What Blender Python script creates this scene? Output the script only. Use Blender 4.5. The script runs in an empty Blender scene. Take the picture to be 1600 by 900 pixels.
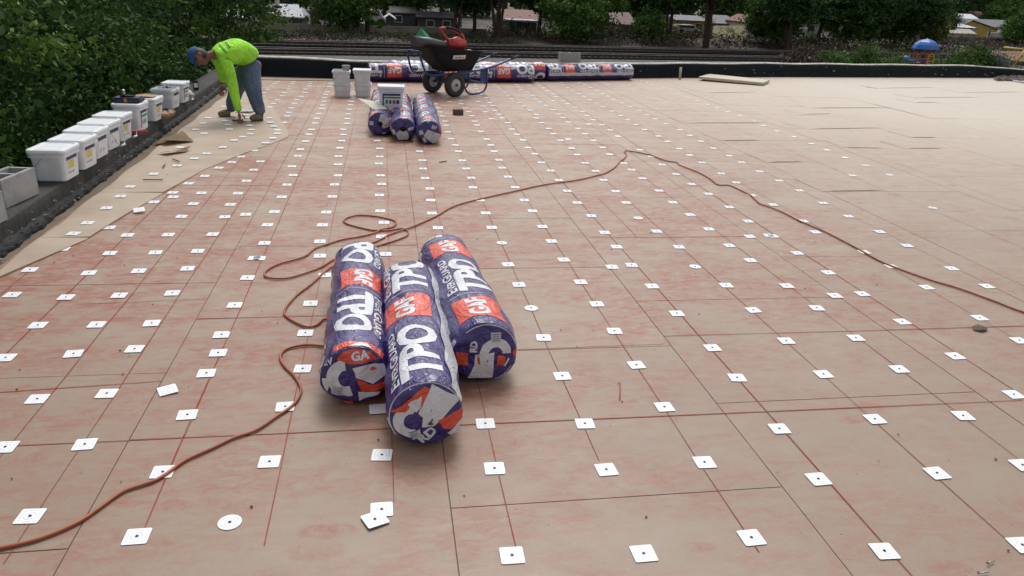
import bpy, bmesh, math, random
import numpy as np
from mathutils import Vector, Matrix
R_ = math.radians
scene = bpy.context.scene
col = scene.collection

# ---------------------------------------------------------------- camera
FOC, CZ = 1174.0, 1.68            # focal length in pixels of the 1600 px wide photograph; eye height over the roof
CR = Matrix(((0.98681819, 0.01779563, -0.16085139),
             (-0.15580762, 0.37315924, -0.91459071),
             (0.04374746, 0.92759662, 0.37101302)))
cd = bpy.data.cameras.new("camera"); cam = bpy.data.objects.new("camera", cd); col.objects.link(cam)
cam.matrix_world = Matrix.Translation((0, 0, CZ)) @ CR.to_4x4()
cd.sensor_width = 36; cd.lens = 36 * FOC / 1600; cd.clip_start = 0.05; cd.clip_end = 2000
scene.camera = cam

# ---------------------------------------------------------------- light
SUN_EL, SUN_AZ = 58, 12           # degrees; azimuth from +Y (behind the far wall) towards +X
w = bpy.data.worlds.new("World"); scene.world = w; w.use_nodes = True
nt = w.node_tree; bg = nt.nodes["Background"]
sky = nt.nodes.new("ShaderNodeTexSky"); sky.sky_type = 'NISHITA'; sky.sun_disc = False
sky.sun_elevation = R_(SUN_EL); sky.sun_rotation = R_(SUN_AZ)
sky.air_density = 1.0; sky.dust_density = 4.0; sky.ozone_density = 1.0
hsv = nt.nodes.new("ShaderNodeHueSaturation"); hsv.inputs['Saturation'].default_value = 0.14   # overcast: greyer than clear blue
nt.links.new(sky.outputs[0], hsv.inputs['Color']); nt.links.new(hsv.outputs[0], bg.inputs['Color'])
bg.inputs['Strength'].default_value = 0.15
sd = bpy.data.lights.new("sun", 'SUN'); sun = bpy.data.objects.new("sun", sd); col.objects.link(sun)
sd.energy = 1.15; sd.angle = R_(22); sd.color = (1.0, 0.96, 0.9)
sv = Vector((math.sin(R_(SUN_AZ)) * math.cos(R_(SUN_EL)), math.cos(R_(SUN_AZ)) * math.cos(R_(SUN_EL)), math.sin(R_(SUN_EL))))
sun.rotation_euler = sv.to_track_quat('Z', 'Y').to_euler()
scene.view_settings.view_transform = 'Standard'; scene.view_settings.look = 'None'
scene.view_settings.gamma = 1; scene.view_settings.use_curve_mapping = False
scene.view_settings.exposure = 0.06

# ---------------------------------------------------------------- helpers
def ray(px, py): return CR @ Vector((px - 800, -(py - 450), -FOC))
def gp(px, py, z=0.0):            # the point at height z seen at this place of the photograph
    r = ray(px, py); t = (z - CZ) / r.z; return Vector((r.x * t, r.y * t, z))
def at(px, py, Y):                # the point at distance Y
    r = ray(px, py); t = Y / r.y; return Vector((r.x * t, Y, CZ + r.z * t))

def tag(o, label=None, cat=None, group=None, kind=None):
    if label: o['label'] = label
    if cat: o['category'] = cat
    if group: o['group'] = group
    if kind: o['kind'] = kind
    return o
def empty(name, loc=(0, 0, 0), rz=0.0, label=None, cat=None, group=None):
    o = bpy.data.objects.new(name, None); col.objects.link(o); o.empty_display_size = .1
    o.location = loc; o.rotation_euler = (0, 0, rz); tag(o, label, cat, group); return o
def link(name, me, m=None, parent=None, smooth=False):
    o = bpy.data.objects.new(name, me); col.objects.link(o)
    if m is not None:
        me.materials.clear()
        for mm in (m if isinstance(m, (list, tuple)) else [m]): me.materials.append(mm)
    if smooth: me.shade_smooth()
    if parent: o.parent = parent
    return o
def fin(name, bm, m, parent=None, smooth=False):
    me = bpy.data.meshes.new(name); bm.to_mesh(me); bm.free(); return link(name, me, m, parent, smooth)
def copy_tree(o, parent=None):
    c = o.copy(); col.objects.link(c); c.parent = parent
    for ch in list(o.children): copy_tree(ch, c)
    return c
def box(bm, x0, x1, y0, y1, z0, z1, M=None, bev=0.0, mi=0):
    n = bmesh.new(); bmesh.ops.create_cube(n, size=1)
    for v in n.verts: v.co = Vector((x0 + (v.co.x + .5) * (x1 - x0), y0 + (v.co.y + .5) * (y1 - y0), z0 + (v.co.z + .5) * (z1 - z0)))
    if bev: bmesh.ops.bevel(n, geom=n.edges[:], offset=bev, segments=2, affect='EDGES')
    if M: n.transform(M)
    merge(bm, n, mi)
def merge(bm, n, mi=0):
    for f in n.faces: f.material_index = mi
    me = bpy.data.meshes.new('t'); n.to_mesh(me); n.free(); bm.from_mesh(me); bpy.data.meshes.remove(me)
def tube(bm, pts, r, seg=8, closed=False, mi=0, caps=True):
    pts = [Vector(p) for p in pts]; n = len(pts); rs = r if isinstance(r, (list, tuple)) else [r] * n
    rings = []; up = None
    for i, p in enumerate(pts):
        a = pts[(i - 1) % n] if (closed or i > 0) else p; b = pts[(i + 1) % n] if (closed or i < n - 1) else p
        d = (b - a).normalized()
        if up is None: up = d.orthogonal().normalized()
        up = (up - d * up.dot(d)); up = up.normalized() if up.length > 1e-6 else d.orthogonal().normalized()
        s = d.cross(up)
        rings.append([bm.verts.new(p + (up * math.cos(t) + s * math.sin(t)) * rs[i]) for t in [2 * math.pi * k / seg for k in range(seg)]])
    for i in range(n if closed else n - 1):
        A, B = rings[i], rings[(i + 1) % n]
        for k in range(seg):
            f = bm.faces.new((A[k], A[(k + 1) % seg], B[(k + 1) % seg], B[k])); f.material_index = mi; f.smooth = True
    if caps and not closed:
        for rg, rev in ((rings[0], True), (rings[-1], False)):
            f = bm.faces.new(rg[::-1] if rev else rg); f.material_index = mi
def smooth_path(pts, sub=4):
    P = [Vector(p) for p in pts]; out = []
    for i in range(len(P) - 1):
        a = P[max(i - 1, 0)]; b = P[i]; c = P[i + 1]; d = P[min(i + 2, len(P) - 1)]
        for k in range(sub):
            t = k / sub
            out.append(0.5 * ((2 * b) + (c - a) * t + (2 * a - 5 * b + 4 * c - d) * t * t + (3 * b - a - 3 * c + d) * t ** 3))
    out.append(P[-1]); return out
def prism(bm, poly, h, M=None, mi=0):
    n = bmesh.new(); a = [n.verts.new((x, y, 0)) for x, y in poly]; b = [n.verts.new((x, y, h)) for x, y in poly]
    n.faces.new(a[::-1]); n.faces.new(b)
    for i in range(len(a)): n.faces.new((a[i], a[(i + 1) % len(a)], b[(i + 1) % len(a)], b[i]))
    bmesh.ops.recalc_face_normals(n, faces=n.faces[:])
    if M: n.transform(M)
    merge(bm, n, mi)
def rrect(w, d, r, seg=4):
    out = []
    for cx, cy, a0 in ((w / 2 - r, d / 2 - r, 0), (-w / 2 + r, d / 2 - r, 90), (-w / 2 + r, -d / 2 + r, 180), (w / 2 - r, -d / 2 + r, 270)):
        for k in range(seg + 1):
            a = R_(a0 + 90 * k / seg); out.append((cx + r * math.cos(a), cy + r * math.sin(a)))
    return out
def loft(bm, rings, cap0=True, cap1=True, mi=0, smooth=False):
    vs = [[bm.verts.new(p) for p in rg] for rg in rings]
    n = len(vs[0])
    for A, B in zip(vs[:-1], vs[1:]):
        for k in range(n):
            f = bm.faces.new((A[k], A[(k + 1) % n], B[(k + 1) % n], B[k])); f.material_index = mi; f.smooth = smooth
    if cap0: bm.faces.new(vs[0][::-1]).material_index = mi
    if cap1: bm.faces.new(vs[-1]).material_index = mi
def text_bm(s, height, bold=0.0, spacing=1.0, shear=0.0, sx=1.0):
    cu = bpy.data.curves.new('t', 'FONT'); cu.body = s; cu.size = 1; cu.offset = bold; cu.space_character = spacing; cu.shear = shear
    cu.resolution_u = 3
    o = bpy.data.objects.new('t', cu); col.objects.link(o); bpy.context.view_layer.update()
    me = bpy.data.meshes.new_from_object(o.evaluated_get(bpy.context.evaluated_depsgraph_get()))
    bm = bmesh.new(); bm.from_mesh(me); bpy.data.objects.remove(o); bpy.data.curves.remove(cu); bpy.data.meshes.remove(me)
    k = height / 0.70                          # capital height of the built-in font at size 1
    for v in bm.verts: v.co = Vector((v.co.x * k * sx, v.co.y * k, 0))
    return bm
def bounds(bm):
    xs = [v.co.x for v in bm.verts]; ys = [v.co.y for v in bm.verts]; return min(xs), max(xs), min(ys), max(ys)

# ---------------------------------------------------------------- materials
def nodes(name):
    m = bpy.data.materials.new(name); m.use_nodes = True; t = m.node_tree; p = t.nodes['Principled BSDF']
    return m, t, p
def N(t, kind, **kw):
    n = t.nodes.new(kind)
    for k, v in kw.items():
        if k.startswith('i_'): n.inputs[k[2:].replace('_', ' ')].default_value = v
        else: setattr(n, k, v)
    return n
def noise(t, vec, scale, detail=4, rough=.55, dist=0.0):
    n = N(t, 'ShaderNodeTexNoise'); n.inputs['Scale'].default_value = scale; n.inputs['Detail'].default_value = detail
    n.inputs['Roughness'].default_value = rough; n.inputs['Distortion'].default_value = dist
    if vec is not None: t.links.new(vec, n.inputs['Vector'])
    return n.outputs['Fac']
def ramp(t, fac, stops):
    r = N(t, 'ShaderNodeValToRGB'); e = r.color_ramp.elements
    while len(e) < len(stops): e.new(.5)
    for i, (p, c) in enumerate(stops):
        e[i].position = p; e[i].color = (c, c, c, 1) if not isinstance(c, (tuple, list)) else (*c, 1)
    t.links.new(fac, r.inputs[0]); return r.outputs[0]
def mixc(t, fac, a, b, mode='MIX'):
    n = N(t, 'ShaderNodeMix', data_type='RGBA', blend_type=mode)
    for s, v in ((n.inputs[0], fac), (n.inputs[6], a), (n.inputs[7], b)):
        if isinstance(v, (int, float)): s.default_value = v
        elif isinstance(v, (tuple, list)): s.default_value = (*v, 1)
        else: t.links.new(v, s)
    return n.outputs[2]
def math_(t, op, a, b=None):
    n = N(t, 'ShaderNodeMath', operation=op)
    for s, v in ((n.inputs[0], a), (n.inputs[1], b)):
        if v is None: continue
        if isinstance(v, (int, float)): s.default_value = v
        else: t.links.new(v, s)
    return n.outputs[0]
def coords(t, scale=(1, 1, 1), which='Object', rot=(0, 0, 0)):
    tc = N(t, 'ShaderNodeTexCoord'); mp = N(t, 'ShaderNodeMapping'); mp.inputs['Scale'].default_value = scale; mp.inputs['Rotation'].default_value = rot
    t.links.new(tc.outputs[which], mp.inputs['Vector']); return mp.outputs[0]
def bump(t, p, h, strength=.3, dist=.01):
    b = N(t, 'ShaderNodeBump'); b.inputs['Strength'].default_value = strength; b.inputs['Distance'].default_value = dist
    t.links.new(h, b.inputs['Height']); t.links.new(b.outputs[0], p.inputs['Normal'])
def mat(name, c, c2=None, rough=.6, scale=8, bs=.0, bd=.005, metal=0, spec=.5, lo=.35, hi=.7, bscale=None):
    m, t, p = nodes(name); v = coords(t)
    c2 = c2 or tuple(x * .75 for x in c)
    f = ramp(t, noise(t, v, scale, 5), [(lo, 0.0), (hi, 1.0)])
    t.links.new(mixc(t, f, c, c2), p.inputs['Base Color'])
    p.inputs['Roughness'].default_value = rough; p.inputs['Metallic'].default_value = metal; p.inputs['Specular IOR Level'].default_value = spec
    if bs: bump(t, p, noise(t, v, bscale or scale * 5, 5), bs, bd)
    return m

WHITE_PLATE = mat('white_coated_steel', (.86, .88, .91), (.80, .82, .86), .34, 25)
SCREW_DARK = mat('dark_screw_steel', (.03, .03, .035), (.09, .085, .08), .45, 60, metal=.6)
STEEL = mat('galvanised_steel', (.45, .45, .46), (.32, .32, .33), .35, 30, metal=.9)
WHITE_PLASTIC = mat('white_bucket_plastic', (.72, .76, .81), (.58, .61, .65), .38, 9, lo=.45, hi=.8)
LID_PLASTIC = mat('white_lid_plastic', (.80, .83, .86), (.72, .75, .79), .35, 5)
PURPLE = mat('purple_print', (.05, .03, .12), None, .5)
LABEL_W = mat('label_white', (.78, .77, .80), (.70, .70, .74), .5, 20)
LABEL_Y = mat('label_yellow', (.66, .60, .12), (.55, .5, .12), .5, 20)
LABEL_BLUE = mat('label_navy', (.02, .05, .16), None, .5)
LABEL_GREEN = mat('label_green', (.03, .25, .15), None, .5)
LABEL_RED = mat('label_red', (.55, .08, .08), None, .5)
BLOCK = mat('concrete_block', (.36, .365, .36), (.27, .275, .27), .9, 14, .7, .006, bscale=90)
CARDBOARD = mat('cardboard', (.42, .32, .2), (.3, .22, .13), .85, 12)
WOOD = mat('raw_wood', (.45, .38, .28), (.32, .26, .18), .8, 20)
RUBBER = mat('black_rubber', (.03, .03, .03), (.05, .048, .045), .75, 20, .3, .003)
BLACKPL = mat('black_plastic_tray', (.010, .012, .016), (.018, .02, .024), .6, 6, spec=.15)
BLUEST = mat('blue_painted_steel', (.02, .05, .22), (.03, .045, .13), .35, 14)
WHEELW = mat('grey_wheel_rim', (.5, .52, .55), (.38, .4, .42), .45, 12)
REDPL = mat('red_plastic', (.50, .03, .03), (.32, .03, .03), .35, 8)
GREENCL = mat('green_cloth', (.01, .22, .09), (.01, .15, .06), .7, 9)
CORD = mat('brown_orange_cord', (.40, .10, .042), (.27, .07, .035), .45, 18)
SKIN = mat('skin', (.26, .12, .075), (.19, .08, .05), .55, 20)
HAIR = mat('dark_hair', (.02, .015, .012), None, .6)
CAP = mat('blue_cap_cloth', (.035, .10, .27), (.025, .07, .20), .8, 12, .3, .002)

def fabric(name, c, c2, scale=7, fold=14, bs=.5):
    m, t, p = nodes(name); v = coords(t)
    f = ramp(t, noise(t, v, scale, 4), [(.35, 0.0), (.7, 1.0)])
    t.links.new(mixc(t, f, c, c2), p.inputs['Base Color']); p.inputs['Roughness'].default_value = .85
    v2 = coords(t, (1, 1, .45)); bump(t, p, noise(t, v2, fold, 3, .5, 1.4), bs, .05); return m
SHIRT = fabric('neon_yellow_green_shirt', (.42, .95, .06), (.33, .76, .05), bs=.9)
JEANS = fabric('faded_jeans', (.075, .12, .22), (.15, .19, .26), 5, bs=.9)
BOOT = mat('worn_suede_boot', (.22, .17, .12), (.13, .1, .07), .85, 18, .4, .004)

def board_material():
    m, t, p = nodes('insulation_board_facer')
    at_ = N(t, 'ShaderNodeAttribute', attribute_name='tint'); tc = N(t, 'ShaderNodeTexCoord'); P = tc.outputs['Object']
    sep = N(t, 'ShaderNodeSeparateXYZ'); t.links.new(P, sep.inputs[0])
    base = mixc(t, ramp(t, noise(t, P, 1.1, 5), [(.3, 0.), (.7, 1.)]), (.288, .224, .166), (.250, .193, .143))
    base = mixc(t, at_.outputs['Fac'], base, (.300, .236, .176))
    base = mixc(t, math_(t, 'MULTIPLY', ramp(t, math_(t, 'MULTIPLY', sep.outputs['Y'], .08), [(.2, 0.), (.85, 1.)]), .85), base, (.43, .345, .262))  # boards lighten with distance: glancing sheen put into the base colour
    # far right boards: newer and undusted, with glancing brightness also put into their colour
    fresh_sheen = math_(t, 'MULTIPLY', ramp(t, math_(t, 'MULTIPLY', sep.outputs['X'], .075), [(.25, 0.), (.72, 1.)]), ramp(t, math_(t, 'MULTIPLY', sep.outputs['Y'], .07), [(.25, 0.), (.8, 1.)]))
    base = mixc(t, math_(t, 'MULTIPLY', fresh_sheen, .9), base, (.55, .475, .39))
    # red chalk dust: smears and boot prints
    mp = N(t, 'ShaderNodeMapping'); mp.inputs['Scale'].default_value = (.8, 1.75, 1); t.links.new(P, mp.inputs[0])
    big = ramp(t, noise(t, mp.outputs[0], 2.3, 7, .66, .5), [(.33, 0.), (.58, 1.)])
    fine = ramp(t, noise(t, mp.outputs[0], 13, 6, .75, .6), [(.36, 0.), (.66, 1.)])
    area = ramp(t, math_(t, 'ADD', math_(t, 'MULTIPLY', sep.outputs['X'], -.1), .6), [(.0, .30), (.55, 1.)])
    nearcut = ramp(t, math_(t, 'MULTIPLY', sep.outputs['Y'], .1), [(.18, .42), (.40, 1.)])
    patch = ramp(t, noise(t, P, .55, 3, .5), [(.36, .55), (.58, 1.)])
    smear = math_(t, 'MULTIPLY', math_(t, 'MULTIPLY', math_(t, 'MULTIPLY', big, fine), patch), math_(t, 'MULTIPLY', area, nearcut))
    vo = N(t, 'ShaderNodeTexVoronoi', feature='F1'); vo.inputs['Scale'].default_value = 3.6
    nz = N(t, 'ShaderNodeTexNoise'); nz.inputs['Scale'].default_value = 5; t.links.new(P, nz.inputs[0])
    wob = N(t, 'ShaderNodeVectorMath', operation='MULTIPLY_ADD'); t.links.new(nz.outputs['Color'], wob.inputs[0]); wob.inputs[1].default_value = (.25, .25, 0); 
    mp2 = N(t, 'ShaderNodeMapping'); mp2.inputs['Scale'].default_value = (1, 1.8, 1); t.links.new(P, mp2.inputs[0]); t.links.new(mp2.outputs[0], wob.inputs[2])
    t.links.new(wob.outputs[0], vo.inputs['Vector'])
    s2 = N(t, 'ShaderNodeSeparateXYZ'); t.links.new(vo.outputs['Color'], s2.inputs[0])
    prints = math_(t, 'MULTIPLY', ramp(t, vo.outputs['Distance'], [(.26, 1.), (.36, 0.)]), ramp(t, s2.outputs['X'], [(.55, 0.), (.66, 1.)]))
    prints = math_(t, 'MULTIPLY', prints, ramp(t, noise(t, P, 22, 4, .7), [(.35, .15), (.65, 1.)]))
    prints = math_(t, 'MULTIPLY', prints, .8)
    inv = math_(t, 'SUBTRACT', 1.0, fresh_sheen)
    red = math_(t, 'MULTIPLY', math_(t, 'MAXIMUM', math_(t, 'MULTIPLY', smear, 1.9), prints), inv)
    red.node.use_clamp = True
    c = mixc(t, math_(t, 'MULTIPLY', red, .88), base, (.275, .080, .048))
    # pale scuffs and dark dirt
    sc = ramp(t, noise(t, mp.outputs[0], 3.1, 6, .7, .3), [(.60, 0.), (.80, 1.)])
    c = mixc(t, math_(t, 'MULTIPLY', sc, .35), c, (.38, .33, .27))
    dr = ramp(t, noise(t, P, 2.3, 6, .75), [(.58, 0.), (.85, 1.)])
    c = mixc(t, math_(t, 'MULTIPLY', dr, .35), c, (.17, .13, .10))
    v3 = N(t, 'ShaderNodeTexVoronoi', feature='F1'); v3.inputs['Scale'].default_value = 13; t.links.new(P, v3.inputs['Vector'])
    s3 = N(t, 'ShaderNodeSeparateXYZ'); t.links.new(v3.outputs['Color'], s3.inputs[0])
    sp = math_(t, 'MULTIPLY', math_(t, 'LESS_THAN', v3.outputs['Distance'], .042), math_(t, 'GREATER_THAN', s3.outputs['X'], .45))
    c = mixc(t, math_(t, 'MULTIPLY', sp, .85), c, (.04, .035, .03))
    st = N(t, 'ShaderNodeMapping'); st.inputs['Scale'].default_value = (1.2, 9, 1); st.inputs['Rotation'].default_value = (0, 0, .35); t.links.new(P, st.inputs[0])
    c = mixc(t, math_(t, 'MULTIPLY', ramp(t, noise(t, st.outputs[0], 3.2, 6, .7, .4), [(.62, 0.), (.78, 1.)]), .14), c, (.16, .115, .085))
    gr = ramp(t, noise(t, P, 75, 4, .8), [(.3, .93), (.7, 1.05)])
    c = mixc(t, 1.0, c, gr, 'MULTIPLY')
    t.links.new(c, p.inputs['Base Color'])
    t.links.new(ramp(t, noise(t, P, 6, 3), [(.3, .42), (.7, .54)]), p.inputs['Roughness'])
    p.inputs['Specular IOR Level'].default_value = .5
    bump(t, p, noise(t, P, 30, 6, .7), .22, .004)
    return m
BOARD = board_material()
def chalk_material():
    m, t, p = nodes('red_chalk'); tc = N(t, 'ShaderNodeTexCoord')
    f = ramp(t, noise(t, tc.outputs['Object'], 4.5, 5, .7), [(.34, 0.), (.56, 1.)])
    t.links.new(mixc(t, f, (.25, .13, .09), (.29, .045, .028)), p.inputs['Base Color']); p.inputs['Roughness'].default_value = .9; return m
CHALK = chalk_material()
GAP = mat('dark_joint', (.14, .10, .07), (.19, .145, .105), .95, 3)
TAR = mat('black_tar', (.016, .018, .02), (.032, .033, .034), .72, 7, .6, .02, bscale=16, spec=.25)
CONC_DARK = mat('weathered_concrete_dark', (.055, .055, .053), (.095, .092, .085), .85, 3.5, .6, .02, bscale=16)

def parapet_material(name, dark, light, chip, tar=.5):
    m, t, p = nodes(name); v = coords(t)
    c = mixc(t, ramp(t, noise(t, v, 2.2, 6, .65), [(.35, 0.), (.7, 1.)]), dark, light)
    v2 = coords(t, (1, 1, 1))
    ch = ramp(t, noise(t, v2, 9, 6, .8), [(.66, 0.), (.70, 1.)])
    c = mixc(t, math_(t, 'MULTIPLY', ch, .7), c, chip)
    st = N(t, 'ShaderNodeMapping'); st.inputs['Scale'].default_value = (7, 7, .6)
    t.links.new(v, st.inputs[0])
    c = mixc(t, math_(t, 'MULTIPLY', ramp(t, noise(t, st.outputs[0], 1.4, 4), [(.5, 0.), (.65, 1.)]), tar), c, (.012, .013, .015))
    t.links.new(c, p.inputs['Base Color']); p.inputs['Roughness'].default_value = .75; p.inputs['Specular IOR Level'].default_value = .2
    bump(t, p, noise(t, v, 12, 6, .7), .7, .02); return m
PARA_L = parapet_material('tarred_grey_parapet', (.036, .036, .036), (.070, .068, .063), (.25, .24, .21), .4)
PARA_F = parapet_material('black_tar_parapet', (.006, .009, .014), (.012, .015, .020), (.30, .29, .27), .6)
CAPPING = mat('pale_concrete_capping', (.62, .59, .53), (.36, .34, .30), .9, 6, .4, .01)
GREYCAP = mat('grey_concrete_top', (.15, .145, .13), (.06, .058, .052), .9, 4, .6, .02, bscale=18)

def film(name, c, c2=None, rough=.34, bs=.7):
    m, t, p = nodes(name); v = coords(t)
    c2 = c2 or tuple(x * .8 for x in c)
    t.links.new(mixc(t, ramp(t, noise(t, v, 9, 5), [(.35, 0.), (.7, 1.)]), c, c2), p.inputs['Base Color'])
    p.inputs['Roughness'].default_value = rough; p.inputs['Specular IOR Level'].default_value = .65
    p.inputs['Coat Weight'].default_value = .3; p.inputs['Coat Roughness'].default_value = .14
    a = noise(t, coords(t, (1, .45, 1)), 9, 3, .5, 1.8)
    b = noise(t, coords(t, (1, .6, 1)), 26, 3, .5, 1.0)
    cr = math_(t, 'ABSOLUTE', math_(t, 'SUBTRACT', noise(t, coords(t, (1, .8, 1), rot=(.3, .5, .2)), 5.5, 3, .5, 2.2), .5))
    cr = math_(t, 'MULTIPLY', ramp(t, cr, [(0.0, 1.), (.05, 0.)]), .16)
    bump(t, p, math_(t, 'ADD', math_(t, 'ADD', a, math_(t, 'MULTIPLY', b, .22)), cr), bs, .032)
    return m
F_BLUE = film('purple_blue_film', (.040, .020, .170), (.028, .016, .12))
F_END = film('deep_purple_film', (.035, .022, .20), (.03, .018, .13), .38)
F_WHITE = film('white_print_film', (.72, .74, .78), (.64, .66, .71), .45, .42)
F_RED = film('red_print_film', (.80, .085, .03), (.66, .055, .022), .4)
F_GREY = film('pale_grey_stripe_film', (.55, .57, .60), (.46, .48, .52), .45, .5)
INK = mat('dark_ink', (.06, .06, .08), None, .6)
# ================================================================ STRUCTURE: roof, parapets, ground
rnd = random.Random(7)
WALLF = [(-2.75, 14.42), (-.5, 14.38), (1.2, 14.66), (2.9, 15.08), (5.37, 15.97), (8.84, 17.02), (13.8, 18.05), (17.0, 18.7), (24.0, 20.3)]
def wall_y(x):
    for (a, b), (c, d) in zip(WALLF[:-1], WALLF[1:]):
        if x <= c: return b + (d - b) * (x - a) / (c - a)
    return WALLF[-1][1]
def build_roof():
    bm = bmesh.new(); fl = bm.loops.layers.float_color.new('tint')
    xs = [-2.30, -1.0, .195, 1.43, 2.73, 4.13, 5.57, 7.12, 8.75, 10.32, 12.2, 14.04, 15.9, 17.6, 19.4, 21.2]
    cuts = {0: [2.05, 3.20, 4.31, 5.47, 6.6, 7.75, 8.9, 10.05, 11.2, 12.4], 1: [1.45, 2.65, 3.79, 4.96, 6.1, 7.3, 8.45, 9.6, 10.8, 12.0, 13.2], 2: [2.125, 3.31, 4.48, 5.60, 6.8, 8.0, 9.15, 10.3, 11.5, 12.7, 13.8], 3: [1.5, 2.73, 3.90, 5.09, 6.23, 7.4, 8.6, 9.9, 11.1, 12.3, 13.6],
            4: [2.2, 3.42, 4.63, 5.8, 6.95, 8.1, 9.3, 10.5, 11.7, 12.9, 14.1], 5: [2.7, 3.9, 5.2, 6.46, 7.75, 9.03, 10.3, 11.4, 12.6, 13.9], 6: [3.4, 4.6, 5.8, 7.1, 8.62, 10.0, 11.2, 12.2, 14.0], 7: [4.6, 5.8, 7, 8.04, 9.42, 11.2, 12.2, 13.5, 14.7], 8: [8.2, 9.43, 11.15, 12.93, 15.57], 9: [7, 9.2, 13.1, 13.77]}
    cuts_old = {0: [3.20, 5.47, 7.75, 10.05, 12.4], 1: [1.35, 3.79, 5.545, 7.3, 9.6, 11.9], 2: [2.125, 3.31, 4.96, 7.4, 9.7, 10.3, 12.6], 3: [1.45, 2.74, 3.90, 5.09, 6.23, 8.6, 9.9, 12.3, 13.6],
            4: [2.13, 3.41, 4.6, 6.95, 8.6, 10.3, 12.7], 5: [2.72, 4.63, 6.46, 7.75, 9.03, 11.4, 13.9], 6: [3.4, 5.8, 7.7, 8.62, 10.0, 12.2, 14.0], 7: [4.6, 8.04, 9.42, 11.2, 12.2, 14.7], 8: [8.2, 9.43, 11.15, 12.93, 15.57], 9: [7, 9.2, 13.1, 13.77]}
    def slab(x0, x1, y0, y1, z, t):
        g = .0022
        P = [(x0 + g, y0 + g), (x1 - g, y0 + g), (x1 - g, y1[1] - g), (x0 + g, y1[0] - g)]
        zz = [z + rnd.uniform(-.0007, .0007) for _ in P]
        top = [bm.verts.new((p[0], p[1], q)) for p, q in zip(P, zz)]; bot = [bm.verts.new((p[0], p[1], -.0036)) for p in P]
        fs = [bm.faces.new(top)] + [bm.faces.new((bot[i], bot[(i + 1) % 4], top[(i + 1) % 4], top[i])) for i in range(4)]
        for f in fs:
            for l in f.loops: l[fl] = (t, t, t, 1)
    for i in range(len(xs) - 1):
        x0, x1 = xs[i], xs[i + 1]; c = cuts.get(i, [5.1, 7.5, 9.9, 12.3, 14.7])
        ys = [c[0] - 2.4, c[0] - 4.8] + list(c); ys += [c[-1] + 2.4, c[-1] + 4.8]; ys = sorted(set(ys)); ys = [y for y in ys if y < 30]
        wa, wb = wall_y(x0) + .02, wall_y(x1) + .02
        if ys[0] > -2: ys.insert(0, -2.5)
        for a, b in zip(ys[:-1], ys[1:]):
            if a >= min(wa, wb) - .05: break
            slab(x0, x1, a, (min(b, wa), min(b, wb)), rnd.uniform(-.0005, .0005), rnd.choice((0, .15, .35, .6, .25, .8)) * rnd.uniform(.5, 1))
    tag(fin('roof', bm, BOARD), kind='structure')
    bm = bmesh.new(); vs = [bm.verts.new((x, y, -.0032)) for x, y in [(-2.4, -2.6), (21.3, -2.6)] + [(x, y + .03) for x, y in WALLF[::-1]]]
    f = bm.faces.new(vs); tag(fin('roof_underlay', bm, GAP), kind='structure')
build_roof()
# red chalk lines snapped on the boards (and the dark joint seams left visible by the gaps)
def chalk():
    bm = bmesh.new()
    def line(x0, y0, x1, y1, w=.0022):
        n = max(2, int(math.hypot(x1 - x0, y1 - y0) / .45)); d = Vector((x1 - x0, y1 - y0)).normalized(); s = Vector((-d.y, d.x))
        prev = None
        for i in range(n + 1):
            t = i / n; p = Vector((x0 + (x1 - x0) * t, y0 + (y1 - y0) * t)) + s * rnd.uniform(-.003, .003); ww = w * rnd.uniform(.6, 1.25)
            a = bm.verts.new((p.x + s.x * ww, p.y + s.y * ww, .0021)); b = bm.verts.new((p.x - s.x * ww, p.y - s.y * ww, .0021))
            if prev: bm.faces.new((prev[0], prev[1], b, a))
            prev = (a, b)
    for x, a, b in [(-2.10, 2.0, 5.2), (-1.76, 1.6, 7.6), (-1.42, 2.3, 8.6), (-1.16, 2.0, 14.0), (-.80, 2.10, 14.2), (-.41, 2.0, 14.2), (0.0, 2.18, 8.7), (.39, 1.88, 14.3), (.785, 2.35, 14.4),
                    (1.175, 1.8, 14.5), (1.625, 1.6, 14.6), (2.07, 1.72, 14.7), (2.50, 1.7, 14.9), (2.935, 1.7, 15.2), (3.41, 2.0, 15.2), (3.9, 3.2, 15.4), (4.79, 3.9, 15.7), (5.78, 4.8, 15.9), (7.31, 7.0, 16.4), (5.53, 9, 14), (9.63, 9.5, 12), (10.33, 12.2, 13.4), (1.82, 5.1, 6.2)]:
        line(x, a, x, b, .0028 if x in (1.625, 2.935, -.80, -1.76) else .0018)
    line(-2.2, 2.655, -1.0, 2.652, .0026); line(-1.0, 2.652, .1, 2.65, .0026); line(.1, 2.65, 2.9, 2.632, .003)
    line(-1.9, 3.05, -1.0, 3.12, .002); line(-1.6, 4.02, -1.0, 4.06, .002); line(.2, 3.31, 1.4, 3.33, .002); line(1.45, 5.09, 2.7, 5.1, .002); line(-1, 3.79, .1, 3.8, .002)
    line(1.43, 3.42, 4.1, 3.41, .0022); line(1.0, 2.79, 1.05, 2.95, .003)
    return tag(fin('chalk_lines', bm, CHALK), kind='structure')
chalk()

# building body below the roof
bm = bmesh.new(); box(bm, -2.62, 23.9, -2.6, 14.3, -4.0, -.04)
n = bmesh.new(); a = [n.verts.new((x, y + .15, -4)) for x, y in WALLF]; b = [n.verts.new((x, y + .15, -.04)) for x, y in WALLF]
for i in range(len(a) - 1): n.faces.new((a[i], b[i], b[i + 1], a[i + 1]))
merge(bm, n); OUTW = mat('painted_block_wall', (.5, .47, .42), (.4, .38, .34), .85, 4, .3, .01)
tag(fin('building_walls', bm, OUTW), 'pale block walls of the flat-roofed building under the work area', 'building')

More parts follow.
